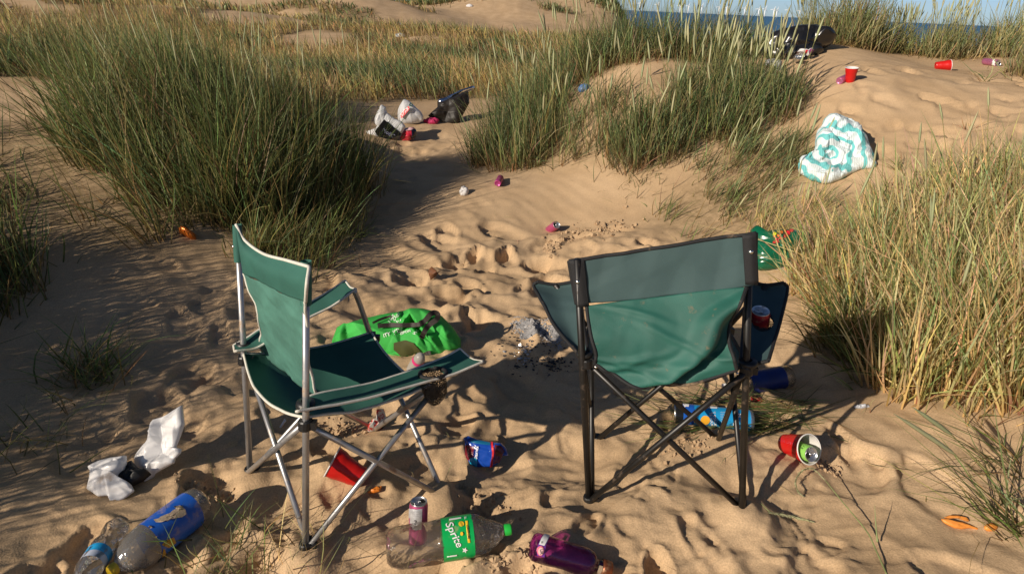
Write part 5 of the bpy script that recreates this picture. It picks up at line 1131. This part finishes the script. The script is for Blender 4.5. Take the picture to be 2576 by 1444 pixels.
# group of bags behind the path
ZS = (905.6, 214.7, .11199); zs = lambda x, y: zpx(*ZS, [(x, y)])[0]
gp = at_g(*zs(1100, 895)); p0 = gp + V(0, .10, 0)
spar = thing('carrier_bag', 'full white carrier bag with a slanting red band print', 'carrier bag', gp.tolist(), 'white carrier bags at the end of the path')
sb_ = pillow('bag_body', BAGWHITE, zpx(*ZS, [(970, 330), (1010, 320), (1080, 340), (1150, 390), (1260, 500), (1380, 610), (1425, 700), (1425, 800), (1300, 860), (1150, 890), (1030, 915), (950, 910), (900, 850), (855, 760), (850, 640), (860, 540), (900, 440)]), p0, (-.1, -.98, .15), .10, .10, .024, 9, 101, spar, 20, 100, big=(.12, .022), small=(.05, .006), aniso=.7)
rb_ = flat_decal('red_band', zpx(*ZS, [(905, 670), (1085, 470), (1112, 500), (1105, 555), (940, 745), (925, 740)]), sb_, INKRED, 5); text_on('SPAR', rb_, *zs(1012, 604), 10.5, 47, INKWHITE, .0, 0, 1.2, .004)
gr_ = flat_decal('green_roundel', zpx(*ZS, [(1143 + 40 * cos(q), 442 + 42 * sin(q)) for q in th_]), sb_, INKGREEN, 3); decal('white_tree', zpx(*ZS, [(1143, 412), (1168, 462), (1148, 458), (1148, 474), (1138, 474), (1138, 458), (1118, 462)]), gr_, INKWHITE, .004, 3)
text_on('~ -- ~', sb_, *zs(1010, 755), 5, 25, INKDARK, .0, lift=.008); text_on('- ---', sb_, *zs(1150, 825), 5, 8, INKDARK, lift=.008)
gp = at_g(*zs(640, 1240)); p0 = gp + V(0, .10, 0)
hg = thing('carrier_bag', 'knotted white bag with a black panel of scrawled letters', 'carrier bag', gp.tolist(), 'white carrier bags at the end of the path')
hb = pillow('bag_body', BAGWHITE, zpx(*ZS, [(130, 1040), (320, 1000), (390, 930), (340, 850), (340, 740), (390, 600), (460, 500), (450, 475), (490, 435), (580, 500), (570, 580), (660, 660), (800, 760), (950, 820), (1030, 940), (940, 1080), (860, 1160), (480, 1260), (250, 1230), (160, 1130)]), p0, (-.1, -.95, .25), .07, .08, .028, 8, 111, hg, 22, 110, big=(.11, .022), small=(.05, .007), aniso=.7, center=zs(560, 960))
pn = flat_decal('black_panel', zpx(*ZS, [(540, 768), (735, 930), (930, 1090), (905, 1135), (640, 1215), (460, 1242), (395, 1140), (330, 1040), (435, 905)]), hb, mat('black_card', (.005, .005, .006), .85, spec=.08), 5)
text_on('Mo8C', pn, *zs(640, 1080), 14, -32, mat('grey_scrawl', (.17, .18, .27), .6), .0, 0, 1.0, .004)
gp = at_g(*zs(1060, 1270)); p0 = gp + V(0, .06, .05)
rp = pillow('snack_packet', mat('red_film', (.42, .02, .04), .2, mott=.3, mscale=20, coat=.3), zpx(*ZS, [(900, 1200), (960, 1040), (1010, 965), (1130, 950), (1230, 970), (1272, 1050), (1240, 1170), (1100, 1255), (960, 1275)]), p0, (0, -.8, .6), .055, .05, .02, 11, 121, None, 16, 80, big=(.06, .014), small=(.025, .005))
tag(rp, 'shiny red and navy packet lying against the knotted white bag', 'packet'); decal('navy_panel', zpx(*ZS, [(1150, 1010), (1230, 985), (1262, 1050), (1238, 1160), (1140, 1220), (1160, 1110)]), rp, mat('navy_film', (.01, .012, .03), .2), .008, 6)
decal('pale_panel', zpx(*ZS, [(1005, 985), (1120, 960), (1215, 975), (1150, 1020), (1040, 1030)]), rp, mat('pale_pink_film', (.55, .35, .36), .3), .008, 6)
gp = at_g(*zs(1900, 895)); p0 = gp + V(0, .12, 0)
bk = thing('foil_lined_bag', 'black bag with a rolled silver foil edge leaning in the grass', 'bag', gp.tolist())
pillow('bag_body', mat('black_bag_film', (.016, .013, .011), .5, bump=.3, bscale=30, spec=.3), zpx(*ZS, [(1530, 690), (1740, 500), (1735, 380), (1850, 370), (2060, 290), (2300, 190), (2430, 140), (2460, 400), (2300, 700), (2220, 880), (1900, 895), (1830, 800), (1600, 765)]), p0, (0, -.9, .4), .08, .10, .05, 7, 131, bk, 20, 100, big=(.12, .026), small=(.05, .008))
FOIL = mat('crumpled_foil', (.75, .77, .80), .16, 1.0, bump=.9, bscale=45)
pillow('foil_edge', FOIL, zpx(*ZS, [(1735, 370), (1800, 335), (2060, 225), (2290, 120), (2480, 50), (2570, 20), (2575, 70), (2300, 195), (2080, 300), (1830, 445), (1750, 430)]), p0 + V(0, -.06, .02), (0, -.7, .7), .05, .04, .012, 22, 133, bk, 8, 80, clamp=False, big=(.05, .014), small=(.02, .005))
gp = at_g(*zs(1600, 890)); tag(pillow('cloth', mat('crimson_cloth', (.42, .02, .10), .75, mott=.5, mscale=18), zpx(*ZS, [(1425, 790), (1560, 757), (1750, 752), (1790, 800), (1700, 880), (1560, 892), (1420, 835)]), gp + V(0, .05, .03), (0, -.6, .8), .04, .03, .02, 12, 141, None, 8, 50), 'crimson and lilac cloth on the sand between the white and black bags', 'cloth')

# burnt white bag
ZH = (201.2, 1006.2, .18585); gp = at_g(*zpx(*ZH, [(1000, 1000)])[0])
wb = thing('carrier_bag', 'torn and scorched white carrier bag lying in the left shade', 'carrier bag', gp.tolist())
pillow('bag_film', BAGDIRTY, zpx(*ZH, [(1395, 65), (1410, 200), (1420, 330), (1350, 520), (1305, 640), (1380, 660), (1370, 720), (1290, 790), (1285, 850), (1000, 1010), (890, 1220), (900, 1150), (960, 1000), (880, 1020), (780, 940), (755, 870), (750, 800), (800, 720), (940, 530), (1000, 300), (1020, 260), (1180, 190)]), gp + V(0, .02, .05), (-.30, -.70, .62), .030, .012, .030, 9, 152, wb, 30, 150, center=zpx(*ZH, [(1120, 640)])[0], big=(.055, .020), small=(.022, .005), aniso=.6, turn=.5)
gp2 = at_g(*zpx(*ZH, [(400, 1200)])[0])
pillow('bag_film', BAGDIRTY, zpx(*ZH, [(100, 900), (250, 820), (440, 780), (640, 765), (640, 860), (600, 960), (500, 1050), (480, 1130), (700, 1150), (740, 1230), (600, 1330), (420, 1410), (370, 1290), (240, 1300), (90, 1200), (120, 1080), (130, 950)]), gp2 + V(0, .0, .03), (.1, -.45, .88), .022, .012, .022, 10, 157, wb, 24, 120, center=zpx(*ZH, [(370, 1010)])[0], big=(.05, .016), small=(.02, .004))
pillow('burnt_patch', mat('charred_film', (.006, .006, .006), .55, bump=.8, bscale=90), zpx(*ZH, [(500, 1040), (640, 870), (720, 850), (790, 930), (970, 1000), (880, 1090), (700, 1180), (490, 1150)]), at_g(*zpx(*ZH, [(720, 1130)])[0]) + V(0, .0, .02), (0, -.3, .95), .03, .01, .02, 16, 161, wb, 10, 60)

# sweet packet
ZC = (1106.9, 1059.9, .10417); gp = at_g(*zpx(*ZC, [(950, 1110)])[0])
sw = pillow('sweet_packet', mat('blue_sweet_film', (.008, .055, .34), .2, coat=.4, bump=.2, bscale=60), zpx(*ZC, [(560, 390), (680, 340), (900, 420), (1260, 500), (1480, 510), (1600, 640), (1650, 820), (1510, 830), (1440, 990), (1280, 1090), (900, 1110), (740, 1165), (600, 1095), (590, 900), (610, 600), (590, 480)]), gp + V(0, .015, .02), (-.25, -.72, .64), .024, .02, .010, 12, 171, None, 20, 100, big=(.04, .008), small=(.016, .002))
tag(sw, 'torn blue sweet packet with a red stripe between the chairs', 'sweet packet')
MAR = mat('maroon_film', (.13, .012, .02), .22, coat=.3, mott=.4, mscale=40); CYN = mat('cyan_film', (.01, .30, .50), .2, coat=.3)
decal('maroon_panel', zpx(*ZC, [(625, 560), (740, 590), (815, 640), (770, 840), (715, 900), (720, 1060), (610, 1060), (600, 820)]), sw, MAR, .0015, 4); decal('maroon_panel', zpx(*ZC, [(1320, 560), (1480, 600), (1560, 720), (1500, 830), (1430, 985), (1300, 1020), (1330, 800)]), sw, MAR, .0015, 4)
decal('cyan_panel', zpx(*ZC, [(725, 900), (860, 860), (900, 960), (900, 1075), (780, 1080), (720, 990)]), sw, CYN, .0025, 3); decal('cyan_panel', zpx(*ZC, [(740, 420), (1220, 520), (1215, 580), (760, 520)]), sw, mat('teal_film', (.01, .12, .24), .25, coat=.3), .0025, 3)
decal('red_stripe', zpx(*ZC, [(1225, 500), (1275, 505), (1300, 640), (1310, 760), (1290, 930), (1265, 1085), (1205, 1090), (1250, 850), (1262, 700)]), sw, INKRED, .0025, 4)
text_on('Starmix', sw, *zpx(*ZC, [(885, 750)])[0], 10, 82, INKWHITE, .02, lift=.004); text_on('HARIBO', sw, *zpx(*ZC, [(800, 735)])[0], 8, 82, mat('dark_red_print', (.16, .01, .02), .4), .03, lift=.004)

# small scraps
def scrap(name, label, cat, m, pts, T=.02, n=(0, -.6, .8), amp=.012, freq=18, seed=1, lift=.01, group=None):
    c = np.mean(pts, axis=0); g = at_g(*c); return tag(pillow(name, m, pts, g + V(0, 0, lift), n, T, T * .5, amp, freq, seed, None, 14, 60, big=(max(T, .012) * 1.3, amp * .9), small=(max(T, .012) * .5, amp * .3)), label, cat, group)
scrap('paper_ball', 'crumpled greyish paper ball in the shadow edge below the magenta can', 'paper', PAPERW, [(1155, 484), (1160, 474), (1168, 470), (1177, 474), (1180, 482), (1176, 492), (1170, 496), (1160, 495)], .045, (0, -.8, .6), .024, 16, 201, .045)
scrap('sweet_wrapper', 'crumpled red and white wrapper on the sand beneath the pale chair', 'wrapper', two_tone('red_white_wrapper', (.62, .58, .52), (.50, .04, .03), 55), [(950, 1030), (966, 1028), (974, 1060), (955, 1084), (938, 1092), (924, 1096), (928, 1070), (948, 1056)], .03, (0, -.6, .8), .02, 22, 203, .02)
scrap('paper_scrap', 'small torn white scrap stuck in sand under the pale chair seat', 'paper', PAPERW, [(702, 1075), (716, 1052), (721, 1058), (707, 1077)], .006, (0, -.9, .4), .004, 22, 205, .015)
scrap('orange_peel', 'tiny orange peel pieces beside the red cup under the chair', 'peel', mat('orange_peel_skin', (.68, .20, .02), .5), [(924, 1238), (940, 1228), (952, 1222), (962, 1222), (955, 1236), (940, 1240), (928, 1242)], .008, (0, -.3, .9), .006, 30, 207, .004)
scrap('crushed_can', 'crushed orange can in the shade at the foot of the left mound', 'drink can', mat('orange_can_print', (.55, .14, .015), .35, .4), [(450, 577), (460, 572), (474, 577), (492, 590), (494, 602), (482, 603), (464, 594), (452, 588)], .045, (0, -.7, .7), .012, 20, 209, .03)
scrap('dark_bottle', 'dark green discarded bottle half hidden in the left mound grass', 'bottle', mat('dark_bottle_skin', (.015, .035, .03), .3), [(356, 492), (366, 486), (384, 490), (392, 500), (386, 510), (366, 508)], .04, (0, -.7, .7), .008, 14, 211, .04)
_g = at_g(1085, 703); _q = lambda x, y, dy, dz=0: at_y(x, y, _g[1] + dy)
LEAFM = mat('dead_leaf', (.17, .07, .03), .55, mott=.3, mscale=60, transl=.15); lf = thing('brown_leaf', 'curled brown leaf standing on the sand between the chairs', 'leaf', _g.tolist())
cloth('leaf_half', [[_q(1079, 692, 0), _q(1088, 690, -.02), _q(1098, 684, -.025)], [_q(1078, 681, .01), _q(1088, 680, 0), _q(1098, 682, -.02)], [_q(1085, 671, .03), _q(1089, 673, .02), _q(1098, 681, -.012)]], LEAFM, lf, 9, 9, .001)
cloth('leaf_half', [[_q(1079, 692, 0), _q(1088, 690, -.02), _q(1098, 684, -.025)], [_q(1081, 697, -.01), _q(1092, 694, -.01), _q(1103, 684, .0)], [_q(1083, 705, -.012), _q(1094, 696, .0), _q(1112, 676, .03)]], LEAFM, lf, 9, 9, .001)
scrap('bottle_lid', 'small red lid in the flattened grass behind the dark chair leg', 'lid', mat('red_lid_plastic', (.50, .01, .02), .35), [(1888, 998), (1898, 996), (1918, 1004), (1920, 1012), (1904, 1012), (1890, 1008)], .015, (0, -.5, .8), .008, 30, 215, .012)
scrap('foil_scrap', 'scrap of clear plastic at the foot of the straw coloured grass', 'plastic scrap', mat('grey_clear_plastic', (.50, .52, .56), .2, transl=.2), [(2148, 1022), (2160, 1018), (2186, 1019), (2190, 1024), (2168, 1028), (2150, 1026)], .012, (0, -.4, .9), .006, 30, 217, .006)
def far_bit(px, py, r, label, m, seed):
    g = at_g(px, py); k = 1717 * r / np.linalg.norm(g - CAM)
    tag(pillow('litter_scrap', m, [(px + k * 1.4 * cos(t), py + k * sin(t)) for t in np.linspace(0, 2 * pi, 9)[:-1]], g + V(0, 0, r * .6), (0, -1, .3), r * .6, r * .5, r * .4, 1.2 / r, seed, None, 6, 20), label, 'litter')
far_bit(1006, 93, .14, 'pale blue scrap of litter at the foot of the far sandy dune', mat('pale_blue_film', (.55, .66, .72), .4), 231)
far_bit(1003, 64, .13, 'white scrap of litter partway up the far sandy dune', PAPERW, 233)
far_bit(1181, 17, .16, 'white scrap of litter near the crest of the far dune', PAPERW, 235)
far_bit(1471, 224, .05, 'small blue scrap of litter on the middle mound crest', mat('blue_scrap_film', (.10, .20, .42), .4), 237)

# orange peel on the right: a curled strip and a round end
ZO = (2334.5, 1261.0, .09373); gp = at_g(*zpx(*ZO, [(900, 700)])[0]); PEEL = mat('orange_skin', (.72, .26, .045), .5, mott=.1, mscale=40, bump=.3, bscale=300)
op = thing('orange_peel', 'long curled orange peel with a round end on smooth sand', 'peel', gp.tolist())
pillow('peel_strip', PEEL, zpx(*ZO, [(340, 470), (470, 450), (700, 520), (900, 560), (1100, 620), (1380, 730), (1370, 785), (1250, 740), (1120, 715), (900, 745), (720, 720), (540, 640), (410, 560)]), gp + V(0, .01, .012), (0, -.6, .8), .007, .004, .003, 20, 241, op, 8, 60)
pillow('peel_strip', PEEL, zpx(*ZO, [(420, 430), (560, 365), (800, 365), (1050, 420), (1130, 520), (1060, 545), (900, 470), (700, 440), (520, 455)]), gp + V(0, .03, .022), (0, -.8, .6), .006, .004, .003, 20, 243, op, 8, 60)
pillow('peel_end', PEEL, zpx(*ZO, [(1680 + 185 * cos(q), 690 + 120 * sin(q)) for q in th_]), at_g(*zpx(*ZO, [(1680, 790)])[0]) + V(0, .012, .010), (.2, -.7, .7), .010, .004, .002, 20, 245, op, 8, 40)

# the bent grass stalk with its seed head, and a fallen seed head
def seed_head(P, r, parent, m1, seed):
    rg = np.random.RandomState(seed); c = cr(np.array(P), 60); mb = MB()
    for i, p in enumerate(c):
        t = nrm(c[min(i + 1, 59)] - c[max(i - 1, 0)]); rr = r * sin(pi * (i + 4) / 66) ** .6; x, y, _ = frame_of(t)
        for k in range(4):
            a_ = rg.rand() * 2 * pi; u = x * cos(a_) + y * sin(a_); e = p + u * rr + t * .010; w = np.cross(t, u) * .0011
            mb.add([p - w, p + w, e], [[0, 1, 2]]); mb.add([p - w * 1.2 + t * .003, p + w * 1.2 + t * .003, p + u * rr * .6 + t * .008], [[0, 1, 2]])
    return mb.build('seed_head', m1, parent, False)
STEMM = mat('green_stem', (.20, .24, .09), .5, mott=.3, mscale=30); HEADM = mat('pale_seed_head', (.40, .40, .22), .7, transl=.2)
ZR = (1609.9, 872.0, .39567)
def on_sand(p, h): q = zpx(*ZR, [p])[0]; return at_g(*q, lift=h)
gs = thing('grass_stalk', 'single bent grass stalk with a drooping seed head on open sand', 'grass stalk', on_sand((1560, 1430), 0).tolist())
stem = np.array([on_sand(p, h) for p, h in (((1575, 1460), .0), ((1500, 1290), .02), ((1440, 1170), .035), ((1300, 1000), .05), ((1180, 850), .05))]); tube('stem', cr(stem, 30), np.linspace(.0024, .0014, 30), STEMM, gs, 8)
seed_head([on_sand(p, h) for p, h in (((1180, 850), .05), ((1100, 778), .05), ((1030, 790), .045), ((990, 850), .03), ((1000, 910), .02), ((1032, 945), .012))], .008, gs, HEADM, 3)
tube('leaf_blade', cr(np.array([on_sand(p, h) for p, h in (((1510, 1240), .02), ((1500, 1130), .05), ((1492, 1000), .09))]), 14), np.linspace(.003, .0004, 14), STEMM, gs, 6)
fh = thing('grass_stalk', 'fallen pale seed head lying flat on sand right of the dark chair foot', 'grass stalk', on_sand((950, 1080), 0).tolist())
seed_head([on_sand(p, .008) for p in ((810, 1052), (900, 1066), (1000, 1088), (1090, 1110))], .008, fh, HEADM, 5); tube('stem', cr(np.array([on_sand(p, .006) for p in ((770, 995), (810, 1035), (840, 1056))]), 10), .0012, STEMM, fh, 6)
ds = thing('grass_stalk', 'thin dry stalk curved across the sand right of the lying cup', 'grass stalk', on_sand((1600, 770), 0).tolist()); tube('stem', cr(np.array([on_sand(p, .006) for p in ((1410, 720), (1470, 748), (1600, 772), (1750, 785), (1920, 778))]), 24), np.linspace(.0016, .0007, 24), mat('dry_stem', (.42, .32, .17), .6), ds, 6)

# ash of the burnt-out barbecue and clods of sand: nobody could count them
def chips(name, label, cat, pts_fn, n, smin, smax, m, seed, lift=0.0, flat=.5):
    rg = np.random.RandomState(seed); mb = MB(); ico = []
    base = np.array([(0, 0, 1), (.94, 0, .33), (-.47, .82, .33), (-.47, -.82, .33), (.5, .75, -.5), (-.9, 0, -.5), (.5, -.75, -.5)]); fc = [[0, 1, 2], [0, 2, 3], [0, 3, 1], [1, 4, 2], [2, 5, 3], [3, 6, 1], [1, 6, 4], [2, 4, 5], [3, 5, 6], [4, 6, 5]]
    for i in range(n):
        px, py = pts_fn(rg); p = at_z(px, py, .0); p[2] = gz(p[0], p[1]) + lift * rg.rand(); s = smin + (smax - smin) * rg.rand() ** 2.2; a_ = rg.rand() * 2 * pi; R = np.array([[cos(a_), -sin(a_), 0], [sin(a_), cos(a_), 0], [0, 0, 1]])
        q = (base * (.7 + .6 * rg.rand(7, 1))) * np.array([1, .55 + .4 * rg.rand(), flat * (.6 + .8 * rg.rand())]); mb.add(p + V(0, 0, s * .2) + (q @ R.T) * s, fc)
    o = mb.build(name, m, None, False); return tag(o, label, cat, None, 'stuff')
ASH = mat('grey_ash', (.36, .35, .345), .95, mott=.25, mscale=60); COAL = mat('charcoal', (.03, .032, .036), .9, mott=.4, mscale=60)
def ashp(rg):
    t = rg.rand(); return (1296 + 118 * t + 7 * rg.normal(), 806 + 44 * t * rg.rand() + 18 * rg.rand() + 5 * rg.normal())
chips('ash_heap', 'heap of pale grey barbecue ash between the lime bag and dark chair', 'ash', ashp, 1100, .002, .007, ASH, 401, .002)
_av, _af = poly_fill([(1284, 806), (1305, 796), (1340, 800), (1375, 806), (1405, 822), (1422, 846), (1420, 872), (1395, 868), (1370, 850), (1340, 852), (1310, 858), (1288, 838)], 12)
_aw = np.array([at_g(x_, y_, .0) for x_, y_ in _av]); _aw[:, 2] = ground(_aw[:, 0], _aw[:, 1]) + .001 + .004 * (vnoise(_aw[:, 0] * 60, _aw[:, 1] * 60, 4) * np.r_[1, np.repeat(1 - (np.arange(1, 13) / 12) ** 4, 24)]) - .006 * np.r_[0, np.repeat((np.arange(1, 13) / 12) ** 6, 24)]
tag(mesh_obj('ash_bed', _aw, _af, mat('powdery_ash', (.21, .205, .205), .98, mott=.6, mscale=45, bump=.8, bscale=160)), 'soft bed of powdery grey ash under the flakes', 'ash', None, 'stuff')
chips('charcoal_bits', 'dark charcoal bits scattered round the grey ash', 'charcoal', lambda rg: (1350 + 50 * rg.normal(), 858 + 26 * rg.normal()) if rg.rand() < .6 else (1395 + 22 * rg.normal(), 893 + 8 * rg.normal()), 300, .003, .009, COAL, 403, .004)
chips('foil_bits', 'shreds of foil and pale paper just below the ash heap', 'litter', lambda rg: (1318 + 14 * rg.normal(), 872 + 12 * rg.normal()), 40, .004, .014, mat('grey_foil', (.5, .5, .5), .3, .6), 405, .012)
SANDC = mat('damp_sand_clod', (.40, .275, .16), .95, mott=.15, mscale=40, bump=.5, bscale=300)
chips('sand_clods', 'crumbly sand clods dug up beside the half buried pink can', 'sand clods', lambda rg: ((1392 + 14 * rg.normal(), 626 + 10 * rg.normal()) if rg.rand() < .3 else (1480 + 48 * rg.normal(), 606 + 11 * rg.normal())), 460, .003, .020, SANDC, 411, .004, .8)
def cl2(rg):
    k = rg.randint(0, 6); c = ((860, 1060, 60, 16), (1730, 1130, 70, 22), (1230, 1250, 60, 30), (1290, 1410, 70, 22), (520, 1210, 60, 20), (2090, 1165, 30, 12))[k]; return (c[0] + c[2] * rg.normal() * .6, c[1] + c[3] * rg.normal() * .7)
chips('sand_clods', 'small sand clods strewn on the trampled sand round both chairs', 'sand clods', cl2, 700, .002, .012, SANDC, 413, .0, .8)
